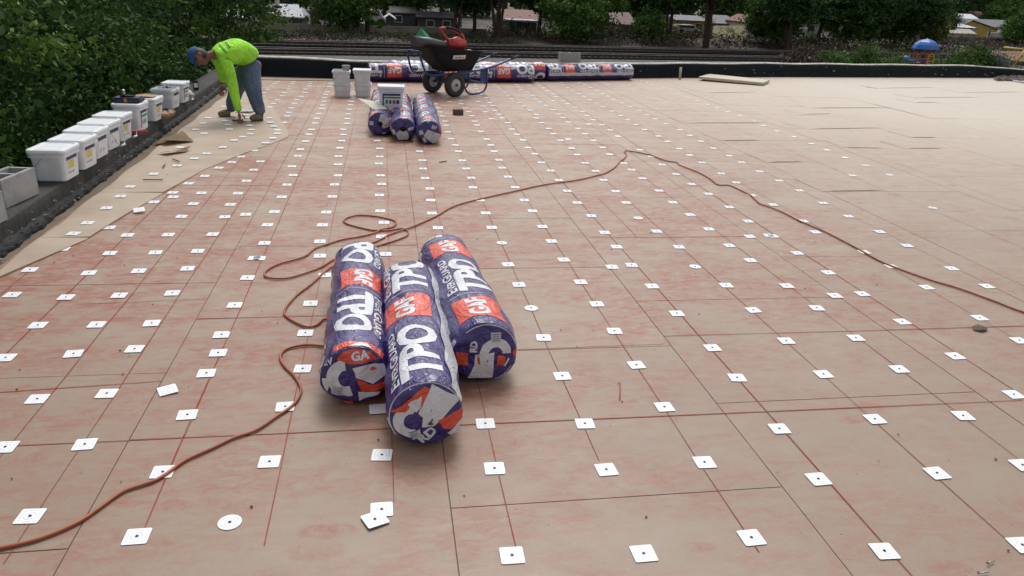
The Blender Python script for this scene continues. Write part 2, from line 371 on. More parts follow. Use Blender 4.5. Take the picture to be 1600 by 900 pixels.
# left parapet: dark grey tarred wall with a lumpy tar fillet at its foot
def pl_x(y): return -2.30 - .02 * y
def left_parapet():
    root = empty('parapet_wall', (-2.5, 0, 0), 0, 'low grey tar-coated parapet along the left roof edge with buckets standing on it', 'parapet wall')
    top = .165
    bm = bmesh.new(); rings = []
    for i in range(190):
        y = -2.5 + i * (16.95 / 189); x = pl_x(y); j = lambda s=.006: rnd.uniform(-s, s)
        edge = .012 * math.sin(y * 7) * math.sin(y * 2.3) + j(.006)
        rings.append([(x - .30, y, -.04), (x - .30, y, top + j()), (x - .20, y, top + j(.005)), (x - .07, y, top + j(.005)), (x - .010 + edge, y, top + j(.003)), (x - .001 + edge * .5, y, top - .012), (x + j(.003), y, .10), (x + .004 + j(.004), y, .05), (x + .004, y, -.03)])
    vs = [[bm.verts.new((p[0] + 2.5, p[1], p[2])) for p in r] for r in rings]
    for A, B in zip(vs[:-1], vs[1:]):
        for k in range(len(A) - 1):
            f = bm.faces.new((A[k], A[k + 1], B[k + 1], B[k])); f.smooth = True; f.material_index = 1 if k in (1, 2) else 0
    bm.faces.new([v for v in vs[0]][::-1]); bm.faces.new(vs[-1])
    bmesh.ops.recalc_face_normals(bm, faces=bm.faces[:])
    fin('wall_body', bm, [PARA_L, GREYCAP], root)
    bm = bmesh.new(); vs = []
    for i in range(520):
        y = -2.5 + i * (16.5 / 519); x = pl_x(y) + 2.5; l = 1 + .22 * math.sin(y * 9.1) * math.sin(y * 23) + rnd.uniform(-.06, .06)
        prof = []
        for k in range(9):
            a = R_(90 * k / 8); rr = .058 * l * (1 + rnd.uniform(-.10, .10)); prof.append(bm.verts.new((x - .004 + rr * math.sin(a) * .95, y, .004 + max(0, rr * math.cos(a)) * .92 if k < 8 else .0015)))
        vs.append(prof)
    for A, B in zip(vs[:-1], vs[1:]):
        for k in range(8): f = bm.faces.new((A[k], A[k + 1], B[k + 1], B[k])); f.smooth = rnd.random() < .7
    bmesh.ops.recalc_face_normals(bm, faces=bm.faces[:])
    fin('tar_fillet', bm, TAR, root)
    # crack between two lengths of the wall, mortar chips on the top
    bm = bmesh.new()
    for k in range(150):
        y = rnd.uniform(3.5, 12); x = pl_x(y) + 2.5; s = rnd.uniform(.004, .013); on_top = rnd.random() < .3
        c = Vector((x - rnd.uniform(.04, .2), y, top + .004)) if on_top else Vector((x + rnd.uniform(.0, .08), y, rnd.choice((rnd.uniform(.01, .1), rnd.uniform(.08, .15)))))
        n = bmesh.new(); bmesh.ops.create_icosphere(n, subdivisions=1, radius=s)
        for v in n.verts: v.co = Vector((v.co.x * rnd.uniform(.5, 1.4), v.co.y * rnd.uniform(.6, 1.8), v.co.z * rnd.uniform(.4, 1))) + c
        merge(bm, n)
    tag(fin('chips', bm, mat('mortar_chips', (.24, .22, .18), (.12, .11, .1), .9, 30), root), kind='stuff')
left_parapet()

def far_parapet():
    root = empty('parapet_wall', (0, 0, 0), 0, 'low black tarred parapet with a pale worn top across the far roof edge', 'parapet wall')
    pts = []
    for (a, b), (c, d) in zip(WALLF[:-1], WALLF[1:]):
        n = max(2, int(math.hypot(c - a, d - b) / .16))
        for i in range(n): pts.append((a + (c - a) * i / n, b + (d - b) * i / n))
    pts.append(WALLF[-1])
    def h(x): return .34 - .05 * min(1, max(0, (x + 2.4) / 4)) + .006 * math.sin(x * 3.1) + (-.10 * max(0, min(1, (x - 15.4) / 2)))
    bm = bmesh.new(); vs = []; cp = bmesh.new(); cv = []
    for x, y in pts:
        j = lambda s=.006: rnd.uniform(-s, s); H = h(x)
        vs.append([bm.verts.new(p) for p in ((x, y - .035 + j(.02), -.01), (x, y - .02 + j(.01), .03), (x, y + j(.004), .07), (x, y + j(.006), H * .5), (x, y + j(.006), H - .035 + j(.004)), (x, y + .022 + j(.008), H - .004), (x, y + .22, H - .004), (x, y + .22, -.3))])
        e = .03 + .018 * math.sin(x * 5.3) * math.sin(x * 1.7) + j(.008)
        cv.append([cp.verts.new(p) for p in ((x, y + e, H - .003), (x, y + e + .01, H + .014 + j(.003)), (x, y + .12, H + .016 + j(.003)), (x, y + .21, H + .014), (x, y + .222, H - .01))])
    for A, B in zip(vs[:-1], vs[1:]):
        for k in range(7): bm.faces.new((A[k], B[k], B[k + 1], A[k + 1]))
    for A, B in zip(cv[:-1], cv[1:]):
        for k in range(4): cp.faces.new((A[k], B[k], B[k + 1], A[k + 1]))
    fin('wall_body', bm, PARA_F, root, True); fin('wall_top', cp, CAPPING, root, True)
    # peeled places where the pale render shows
    bm = bmesh.new()
    for k in range(60):
        x = rnd.uniform(3.0, 17); y = wall_y(x); s = rnd.uniform(.006, .03); z = rnd.choice((rnd.uniform(.02, .09), rnd.uniform(.05, .27)))
        n = bmesh.new(); bmesh.ops.create_icosphere(n, subdivisions=1, radius=s)
        for v in n.verts: v.co = Vector((v.co.x * rnd.uniform(.5, 2.2), v.co.y * .35, v.co.z * rnd.uniform(.3, .9))) + Vector((x, y - .006, z))
        merge(bm, n)
    tag(fin('peeled_patches', bm, mat('pale_render', (.26, .26, .25), (.1, .1, .1), .9, 20), root), kind='stuff')
far_parapet()

# ---- ground beyond the roof
DIRT = mat('dark_dirt', (.085, .07, .062), (.045, .038, .034), .95, .35, .6, .2, bscale=2)
BALLAST = mat('grey_ballast', (.13, .125, .12), (.075, .072, .07), .95, .8, .8, .15, bscale=5)
def ground():
    m, t, p = nodes('ground'); v = coords(t)
    c = mixc(t, ramp(t, noise(t, v, .25, 6, .7), [(.35, 0.), (.65, 1.)]), (.075, .060, .052), (.135, .112, .10))
    c = mixc(t, ramp(t, noise(t, v, .13, 5), [(.52, 0.), (.62, 1.)]), c, (.035, .05, .02))
    t.links.new(c, p.inputs['Base Color']); p.inputs['Roughness'].default_value = .95; bump(t, p, noise(t, v, 1.5, 6, .7), .8, .3)
    bm = bmesh.new(); nx, ny = 120, 110
    X = [-300 + 700 * i / nx for i in range(nx + 1)]; Y = [-60 + 640 * (j / ny) ** 1.5 for j in range(ny + 1)]
    g = []
    for y in Y:
        row = []
        for x in X:
            yy = y - .185 * (x + 9) + 0        # distance measured square to the railway
            z = -4.0 + (.9 * math.exp(-((yy - 86) / 5) ** 2) * (1 if x > 30 else .15 if x < 12 else .6)) + rnd.uniform(-.12, .12) * (1 if yy > 78 else .3)
            if yy > 98: z -= min(1.2, (yy - 98) * .12)
            row.append(bm.verts.new((x, y, z - .12)))
        g.append(row)
    for a, b in zip(g[:-1], g[1:]):
        for i in range(nx): bm.faces.new((a[i], a[i + 1], b[i + 1], b[i]))
    tag(fin('ground', bm, m, smooth=True), kind='structure')
ground()
tr_d = Vector((46.7, 8.7, 0)).normalized(); tr_n = Vector((-tr_d.y, tr_d.x, 0))
bm = bmesh.new(); c0 = Vector((-9, 66.5, -4.05))
vs = [bm.verts.new(c0 + tr_d * a + tr_n * b) for a, b in ((-80, -6.5), (160, -6.5), (160, 11.5), (-80, 11.5))]; bm.faces.new(vs)
tag(fin('ballast_bed', bm, BALLAST), kind='structure')
RUST = mat('rusty_rail', (.06, .04, .032), (.035, .025, .02), .8, 2); SLEEP = mat('dark_sleepers', (.035, .028, .025), (.06, .05, .045), .95, 1.5)
RAILTOP = mat('worn_rail_top', (.34, .32, .31), (.22, .2, .19), .4, 2, metal=.4)
for c0, lab in ((Vector((-9, 65.2, -4.0)), 'nearer railway track running behind the far parapet'), (Vector((-10, 72.6, -3.95)), 'farther railway track beyond the first, below the dirt bank')):
    root = empty('railway_track', c0, math.atan2(tr_d.y, tr_d.x), lab, 'railway track', 'two parallel railway tracks')
    bm = bmesh.new()
    for i in range(330): box(bm, -70 + i * .62, -70 + i * .62 + .26, -1.3, 1.3, .0, .14)
    fin('sleepers', bm, SLEEP, root)
    for s in (-.74, .74):
        bm = bmesh.new(); box(bm, -70, 135, s - .035, s + .035, .14, .33); r = fin('rail', bm, RUST, root)
        bm = bmesh.new(); box(bm, -70, 135, s - .045, s + .045, .331, .37); fin('rail_head', bm, RAILTOP, r)
    bm = bmesh.new(); box(bm, -70, 135, -1.1, 1.1, -.02, .10); fin('dark_bed', bm, SLEEP, root)
# ================================================================ VEGETATION
def leaf_mat(name, cols, trans=.12):
    m, t, p = nodes(name); a = N(t, 'ShaderNodeAttribute', attribute_name='tint')
    t.links.new(ramp(t, a.outputs['Fac'], [(i / (len(cols) - 1), c) for i, c in enumerate(cols)]), p.inputs['Base Color'])
    p.inputs['Roughness'].default_value = .62; p.inputs['Specular IOR Level'].default_value = .16
    tr = N(t, 'ShaderNodeBsdfTranslucent'); t.links.new(ramp(t, a.outputs['Fac'], [(i / (len(cols) - 1), tuple(min(1, x * 1.4) for x in c)) for i, c in enumerate(cols)]), tr.inputs['Color'])
    mx = N(t, 'ShaderNodeMixShader'); mx.inputs[0].default_value = trans
    t.links.new(p.outputs[0], mx.inputs[1]); t.links.new(tr.outputs[0], mx.inputs[2]); t.links.new(mx.outputs[0], t.nodes['Material Output'].inputs[0])
    return m
L_NEAR = leaf_mat('leaves_deep_green', [(.018, .040, .014), (.038, .085, .020), (.065, .135, .028), (.12, .20, .04), (.22, .28, .07)])
L_DARK = leaf_mat('leaves_dark_green', [(.022, .050, .020), (.042, .092, .032), (.075, .145, .045), (.13, .21, .06)])
L_MID = leaf_mat('leaves_mid_green', [(.035, .075, .02), (.065, .14, .03), (.12, .21, .045), (.20, .29, .07)])
L_YEL = leaf_mat('leaves_yellow_green', [(.05, .08, .02), (.11, .15, .03), (.24, .24, .045), (.38, .34, .07)])
L_BUSH = leaf_mat('leaves_bush', [(.03, .06, .018), (.06, .12, .03), (.11, .19, .045), (.17, .25, .07)])
L_BROWN = leaf_mat('dry_brush_twigs', [(.055, .043, .036), (.095, .073, .058), (.14, .11, .088), (.06, .08, .038)], .0)
BARK = mat('grey_brown_bark', (.085, .068, .055), (.045, .036, .03), .95, 3, .6, .05)
BARKR = mat('reddish_bark', (.09, .055, .04), (.05, .034, .028), .95, 2, .6, .05)

def leaf_mesh(name, cen, size, rng, tint, flat=.45, aspect=1.9):
    """one small folded diamond per centre"""
    n = len(cen); d = rng.normal(size=(n, 3)); d[:, 2] *= flat + .4; d /= np.linalg.norm(d, axis=1)[:, None]
    q = rng.normal(size=(n, 3)); q[:, 2] *= .5; s = np.cross(d, q); s /= np.linalg.norm(s, axis=1)[:, None] + 1e-9
    nn = np.cross(d, s)
    L = size * np.clip(rng.lognormal(-.08, .38, n), .35, 2.2)[:, None]; Wd = L / aspect
    a = cen - d * L * .5; c = cen + d * L * .5; b = cen + s * Wd * .5 + nn * L * .08; e = cen - s * Wd * .5 + nn * L * .08
    co = np.stack([a, b, c, e], 1).reshape(-1, 3)
    me = bpy.data.meshes.new(name); me.vertices.add(4 * n); me.vertices.foreach_set('co', co.ravel().astype(np.float32))
    me.loops.add(4 * n); me.loops.foreach_set('vertex_index', np.arange(4 * n, dtype=np.int32))
    me.polygons.add(n); me.polygons.foreach_set('loop_start', np.arange(0, 4 * n, 4, dtype=np.int32)); me.polygons.foreach_set('loop_total', np.full(n, 4, dtype=np.int32))
    me.update(calc_edges=True)
    at_ = me.color_attributes.new('tint', 'FLOAT_COLOR', 'CORNER'); tv = np.repeat(np.clip(tint, 0, 1), 4)
    at_.data.foreach_set('color', np.stack([tv, tv, tv, np.ones_like(tv)], 1).ravel().astype(np.float32))
    me.validate(); return me
def crown(rng, c, r, nclump, per, csize, shell=.35):
    """leaf centres: clumps scattered through an uneven ellipsoid"""
    c = np.array(c); r = np.array(r)
    u = rng.normal(size=(nclump, 3)); u /= np.linalg.norm(u, axis=1)[:, None]
    rad = (rng.uniform(shell ** 3, 1, nclump) ** (1 / 3))
    lump = 1 + .18 * np.sin(u[:, 0] * 5 + 1) * np.sin(u[:, 1] * 4 + 2) + .14 * np.sin(u[:, 2] * 7)
    cc = c + u * r * (rad * lump)[:, None]
    pts = []; tint = []
    for k in range(nclump):
        m = int(per * rng.uniform(.5, 1.5)); cs = csize * rng.uniform(.6, 1.4)
        pts.append(cc[k] + rng.normal(size=(m, 3)) * np.array([cs, cs, cs * .55])); tint.append(np.full(m, rng.beta(2, 3.6)) + rng.normal(size=m) * .16)
    return np.concatenate(pts), np.concatenate(tint)
def limbs(bm, rng, base, top, r0, targets, mi=0):
    base = Vector(base); top = Vector(top); n = 7; pts = []
    for i in range(n):
        t = i / (n - 1); pts.append(base.lerp(top, t) + Vector((rng.normal(), rng.normal(), 0)) * r0 * .35 * (t if i < n - 1 else .3))
    tube(bm, pts, [r0 * (1.25 - .75 * i / (n - 1)) for i in range(n)], 8)
    for q in targets:
        q = Vector(q); s = pts[rng.integers(3, n)]; mid = s.lerp(q, .5) + Vector((0, 0, r0 * 1.2))
        tube(bm, [s, s.lerp(mid, .6), mid, q], [r0 * .5, r0 * .38, r0 * .28, r0 * .12], 6)
def tree(name, base, lm, crowns, leaf, nclump, per, csize, seed, label, cat='tree', group=None, trunk=.2, bark=None, flat=.45, stems=1):
    rng = np.random.default_rng(seed); root = empty(name, base, 0, label, cat, group)
    P = []; T = []
    for (c, r, share) in crowns:
        p_, t_ = crown(rng, c, r, int(nclump * share), per, csize); P.append(p_); T.append(t_)
    P = np.concatenate(P); T = np.concatenate(T)
    link('crown', leaf_mesh('crown', P, leaf, rng, T, flat), lm, root)
    bm = bmesh.new(); tg = []
    for (c, r, share) in crowns:
        for k in range(4): tg.append((c[0] + rng.uniform(-.6, .6) * r[0], c[1] + rng.uniform(-.6, .6) * r[1], c[2] + rng.uniform(-.3, .6) * r[2]))
    for q in range(1, stems): aa = 2.2 * q + .6; limbs(bm, rng, (.12 * math.cos(aa), .12 * math.sin(aa), -.15), (1.7 * math.cos(aa), 1.7 * math.sin(aa), crowns[0][0][2]), trunk * .75, tg[:3])
    c = crowns[0][0]; limbs(bm, rng, (0, 0, -.15), (c[0] * .7, c[1] * .7, c[2] * .95), trunk, tg); fin('trunk', bm, bark or BARK, root)
    return root

# big dark trees close beyond the left parapet
tree('broadleaf_tree', (-6.0, 6.0, -4.1), L_NEAR, [((0, 0, 4.6), (2.9, 3.4, 2.9), 1.), ((.3, -2.2, 3.6), (2.3, 2.2, 1.8), .16), ((.1, 2.2, 3.4), (2.1, 2.2, 1.8), .12)], .072, 700, 150, .17, 3,
     'big dark green tree nearest the camera, behind the first buckets on the left parapet', group='dense trees beyond the left parapet')
tree('broadleaf_tree', (-6.3, 11.2, -4.1), L_NEAR, [((0, 0, 4.4), (3.0, 3.2, 3.0), 1.), ((.3, -.5, 2.8), (2.0, 2.6, 1.6), .14), ((1.0, 2.8, 3.8), (2.0, 2.0, 2.0), .28)], .075, 700, 140, .17, 4,
     'tall leafy green tree behind the middle buckets, left of the bending worker', group='dense trees beyond the left parapet')
tree('broadleaf_tree', (-6.6, 17.5, -4.1), L_NEAR, [((0, 0, 4.0), (3.3, 3.3, 2.9), 1.), ((1.2, .0, 2.2), (2.2, 2.4, 1.9), .4), ((2.7, 1.5, 5.4), (1.7, 1.8, 1.2), .22)], .088, 620, 110, .19, 5,
     'lighter green tree behind the worker reaching over the pale metal roof', group='dense trees beyond the left parapet')
tree('broadleaf_tree', (-10.5, 12, -4.1), L_DARK, [((0, 0, 4.4), (3.4, 5.5, 3.6), 1.)], .16, 420, 60, .32, 6,
     'dark tree in the second row, filling the gaps behind the left trees', group='dense trees beyond the left parapet')
tree('broadleaf_tree', (-10.0, 24, -4.1), L_DARK, [((0, 0, 4.4), (4.0, 4.5, 4.0), 1.)], .18, 380, 60, .35, 7,
     'shaded tree farther back at the left, between the parapet trees and the railway', group='dense trees beyond the left parapet')
bm_ = None
# undergrowth below them
rng = np.random.default_rng(11); n = 26000
P = np.stack([rng.uniform(-12, -2.9, n), rng.uniform(1, 24, n), rng.uniform(-4.1, -2.2, n) + .5 * np.sin(rng.uniform(0, 6, n))], 1)
tag(link('undergrowth', leaf_mesh('undergrowth', P, .16, rng, rng.beta(2, 4, n)), L_DARK), 'dark undergrowth on the ground below the left trees', 'undergrowth', kind='stuff')

# prototypes for the trees across the railway
def far_tree(proto, px, py, Y, s, label, rz=None, zb=None, name='background_tree'):
    p = at(px, py, Y); o = copy_tree(proto) if proto.get('used') else proto; proto['used'] = 1
    o.location = (p.x, Y, -4.4 if zb is None else zb); o.scale = (s, s, s * rnd.uniform(.92, 1.1)); o.rotation_euler = (0, 0, rnd.uniform(0, 6.28) if rz is None else rz)
    o['label'] = label; o['category'] = 'tree'; o['group'] = 'trees in the row beyond the railway'
    if 'used' in o and o is not proto: del o['used']
    return o
PR = []
PR.append(tree('background_tree', (0, 0, 0), L_DARK, [((0, 0, 7.9), (4.2, 4.2, 3.8), 1.), ((2, 0, 6.4), (2.6, 2.6, 2.0), .3)], .42, 200, 62, .55, 21, 'x', trunk=.28))
PR.append(tree('background_tree', (0, 0, 0), L_MID, [((0, 0, 5.6), (4.0, 4.0, 3.8), 1.), ((-2.2, .5, 4.2), (2.4, 2.4, 2.2), .3)], .38, 200, 62, .5, 22, 'x', trunk=.25))
PR.append(tree('background_tree', (0, 0, 0), L_DARK, [((0, 0, 9.0), (4.6, 4.6, 3.6), 1.), ((1.5, 1, 6.8), (2.6, 2.6, 1.4), .2)], .44, 190, 62, .6, 23, 'x', trunk=.26, bark=BARKR, stems=3))
PR.append(tree('background_tree', (0, 0, 0), L_MID, [((0, 0, 3.4), (2.8, 2.8, 3.0), 1.)], .32, 130, 60, .42, 24, 'x', trunk=.16))
PR.append(tree('background_tree', (0, 0, 0), L_YEL, [((0, 0, 4.4), (2.3, 2.3, 2.3), 1.)], .34, 90, 60, .42, 25, 'x', trunk=.16))
FT = [  # proto, px, py, Y, scale, description
 (0, 395, 0, 118, 1.1, 'dark tree behind the long grey-roofed shed'), (2, 445, 0, 125, 1.1, 'tall dark tree behind the pale metal roof house'),
 (3, 540, 22, 91, 1.5, 'round dark green tree left of the palm with orange dead fronds'), (1, 470, 0, 135, 1.1, 'mid green tree behind the utility pole'),
 (1, 640, 0, 118, 1.1, 'green tree over the dark grey house roof'), (0, 600, 0, 130, 1.2, 'dark tree behind the palm'),
 (2, 712, 10, 93, .78, 'slim-trunked tree beside the white post'), (0, 742, 20, 96, .8, 'dark hanging tree right of the white post'),
 (2, 780, 5, 90, .95, 'tree with the snapped orange branch and thick brown trunk'), (0, 690, 0, 112, 1.0, 'dark tree behind the second grey roof'),
 (0, 845, 0, 95, .80, 'dark tree hanging over the red tiled roof'), (3, 893, 35, 88, 1.15, 'green bushy tree right of the red tiled roof'),
 (1, 925, 20, 93, .95, 'bright mid green tree left of the dark red roof'), (1, 950, 0, 135, 1.1, 'light green tree behind the dark red roof'),
 (0, 1020, 5, 98, .85, 'dark tree right of the dark red roof'), (2, 1052, 5, 92, .85, 'leaning tree left of the yellow house'),
 (3, 1015, 45, 90, .7, 'small green shrub tree below the dark tree in the middle'),
 (2, 1112, 10, 88, 1.0, 'big many-stemmed brown trunk tree before the yellow house'), (1, 1150, 0, 128, 1.2, 'mid green tree behind the grey hip roof'),
 (0, 1190, 0, 145, 1.3, 'very dark tree far behind the orange-edged gable'), (1, 1222, 20, 92, .92, 'green tree with reddish dead leaves right of the gable'),
 (2, 1240, 20, 86, .8, 'vine-covered tree at the left end of the bare bank'), (0, 1290, 0, 96, .95, 'dark tree above the white egret-like sign'),
 (1, 1335, 10, 94, .85, 'mid green tree above the bare dirt bank'), (0, 1372, 12, 92, .85, 'dark tree above the blue canopy, left side'),
 (1, 1410, 12, 98, .95, 'rounded green tree behind the playground canopy'), (0, 1438, 25, 94, .7, 'dark tree just behind the blue canopy peak'),
 (4, 1466, 25, 97, .75, 'yellow-green leaved tree left of the beige house'), (0, 1474, 20, 108, .5, 'dark tree touching the white flat roof'),
 (0, 1500, 0, 160, 1.3, 'dark tree far behind the maroon roof'), (0, 1545, 0, 170, 1.3, 'dark far tree above the maroon roof'),
 (1, 1575, 12, 150, 1.0, 'broad light green tree above the yellow gable'), (1, 1592, 48, 113, .62, 'green bushy tree over the right concrete wall'),
 (0, 1340, 0, 130, 1.2, 'dark tree in the back row right of centre'), (0, 1440, 0, 135, 1.3, 'dark tree in the back row behind the yellow-green tree'),
 (0, 1080, 0, 140, 1.3, 'dark tree in the back row above the yellow house'), (0, 880, 0, 125, 1.25, 'dark tree in the back row over the bushy tree'),
 (0, 790, 0, 130, 1.3, 'dark tree in the back row over the red tiled roof'), (0, 1000, 0, 150, 1.3, 'dark tree in the back row in the middle'),
 (2, 520, 0, 135, 1.2, 'dark tree in the back row right of the utility pole'), (0, 1240, 0, 135, 1.3, 'dark tree in the back row behind the vine-covered tree'),
 (0, 1600, 0, 175, 1.3, 'dark tree in the back row at the right edge'), (0, 350, 0, 130, 1.2, 'dark tree in the back row behind the left trees'),
]
for k, px, py, Y, s, d in FT: far_tree(PR[k], px, py, Y, s, d)
for p_ in PR:
    if 'used' in p_: del p_['used']
# a wooded strip behind everything so no gap shows between the crowns
rng = np.random.default_rng(31); n = 30000
P = np.stack([rng.uniform(-90, 260, n), rng.uniform(0, 12, n), rng.uniform(-4.6, 13, n)], 1); P[:, 1] += 185 + .1 * P[:, 0]; P[:, 2] += 2 * np.sin(P[:, 0] * .25) + 1.2 * np.sin(P[:, 0] * .7)
tag(link('distant_woods', leaf_mesh('distant_woods', P, 1.5, rng, rng.beta(2, 4, n), aspect=1.2), L_DARK), 'far-off dark woods closing the view above the houses', 'woods', kind='stuff')

# palm with orange dead fronds
p = at(573, 30, 93); root = empty('palm_tree', (p.x, 93, -4.3), 0, 'palm with orange-brown dead fronds hanging under its crown', 'palm tree')
bm = bmesh.new(); tube(bm, [(0, 0, 0), (.1, 0, 2.2), (0, 0, 4.6)], [.3, .24, .22], 8); fin('trunk', bm, BARKR, root)
FROND = mat('green_frond', (.04, .09, .03), (.03, .06, .02), .6, 3); DEADF = mat('dead_orange_frond', (.45, .22, .06), (.30, .15, .05), .9, 3)
for mname, mm, el0, nn_ in (('fronds', FROND, 25, 22), ('dead_fronds', DEADF, -55, 8)):
    bm = bmesh.new()
    for i in range(nn_):
        a = rnd.uniform(0, 6.28); e = R_(el0 + rnd.uniform(-18, 25)); prev = None; q = Vector((0, 0, 4.6)); L = 2.3 if nn_ > 10 else 1.7
        for k in range(8):
            wv = .32 * math.sin(math.pi * (k + .6) / 8.6); s = Vector((-math.sin(a), math.cos(a), 0)) * wv
            A = bm.verts.new(q + s); B = bm.verts.new(q - s); C_ = bm.verts.new(q + Vector((0, 0, .07)))
            if prev: bm.faces.new((prev[0], prev[2], C_, A)); bm.faces.new((prev[2], prev[1], B, C_))
            prev = (A, B, C_); q = q + Vector((math.cos(a) * math.cos(e), math.sin(a) * math.cos(e), math.sin(e))) * (L / 8); e -= R_(13)
    fin(mname, bm, mm, root)

# dry brush on the bank, weeds and bushes
rng = np.random.default_rng(41)
def scatter(name, n, band, size, lm, label, cat, zr, clump=90, tb=(2, 3), kind='stuff', spread=(.9, .9, .35)):
    cx = rng.uniform(band[0], band[1], clump); cy = rng.uniform(band[2], band[3], clump); P = []; T = []
    for a, b in zip(cx, cy):
        m = n // clump; y0 = b + .185 * (a + 9); q = rng.normal(size=(m, 3)) * np.array(spread) + np.array([a, y0, 0]); q[:, 2] = zr[0] + np.abs(q[:, 2]) * zr[1]; P.append(q); T.append(np.full(m, rng.beta(*tb)) + rng.normal(size=m) * .15)
    return tag(link(name, leaf_mesh(name, np.concatenate(P), size, rng, np.concatenate(T), aspect=2.2), lm), label, cat, kind=kind)
scatter('dry_brush', 30000, (12, 95, 79, 92), .30, L_BROWN, 'tangled brown dry brush and cut branches on the bank beyond the tracks', 'brush', (-4.1, 2.1), 280, spread=(1.5, 1.1, .34))
scatter('low_brush', 9000, (-16, 14, 79, 90), .26, L_BROWN, 'low dry brush along the tracks in front of the long concrete wall', 'brush', (-4.1, .7), 90, spread=(1.4, 1.0, .32))
scatter('weeds', 8000, (-14, 14, 82, 90), .22, L_DARK, 'low green weeds growing along the foot of the concrete wall', 'weeds', (-4.1, .8), 60, spread=(1.1, .9, .3))
scatter('bank_weeds', 8000, (14, 60, 84, 93), .28, L_DARK, 'green weeds among the brown brush on the bank', 'weeds', (-4.1, 2.2), 70, spread=(1.1, .9, .4))
scatter('green_verge', 9000, (36, 60, 50, 56), .16, L_BUSH, 'low green and brown growth behind the right half of the far parapet', 'weeds', (-4.1, 2.8), 70, spread=(.8, .6, .4))
def bush(px0, px1, pyt, pyb, Y, lm, leaf, seed, label, n=60):
    a = at(px0, pyb, Y); b = at(px1, pyb, Y); t = at((px0 + px1) / 2, pyt, Y); zc = (t.z + min(a.z, -4.0)) / 2; cx = (a.x + b.x) / 2
    return tree('bush', (cx, Y, -4.1), lm, [((0, 0, (t.z + 4.1) * .52), (abs(b.x - a.x) * .46, abs(b.x - a.x) * .4, (t.z + 4.1) * .46), 1.)], leaf, n, 75, .28, seed, label, 'bush', 'bushes behind the far parapet', .08)
bush(1332, 1372, 75, 102, 50, L_BUSH, .15, 51, 'round bright green bush left of the playground', 120)
bush(1490, 1545, 71, 104, 50, L_BUSH, .16, 52, 'large green bush right of the playground', 190)
bush(1468, 1505, 84, 104, 49, L_BUSH, .14, 53, 'low green bush against the left flank of the large bush', 40)
bush(1228, 1285, 74, 101, 50, L_BROWN, .16, 54, 'wide brown dried bush above the middle of the parapet', 110)
bush(1270, 1325, 78, 101, 50, L_MID, .15, 55, 'olive green bush between the brown bush and the round green bush', 80)
bush(1545, 1575, 82, 104, 49, leaf_mat('leaves_silver', [(.08, .09, .08), (.16, .17, .15), (.25, .26, .24)]), .12, 56, 'silvery grey bush near the right edge', 40)
bush(1372, 1422, 90, 103, 49, L_BUSH, .13, 57, 'low green bush left of the playground steps', 40)
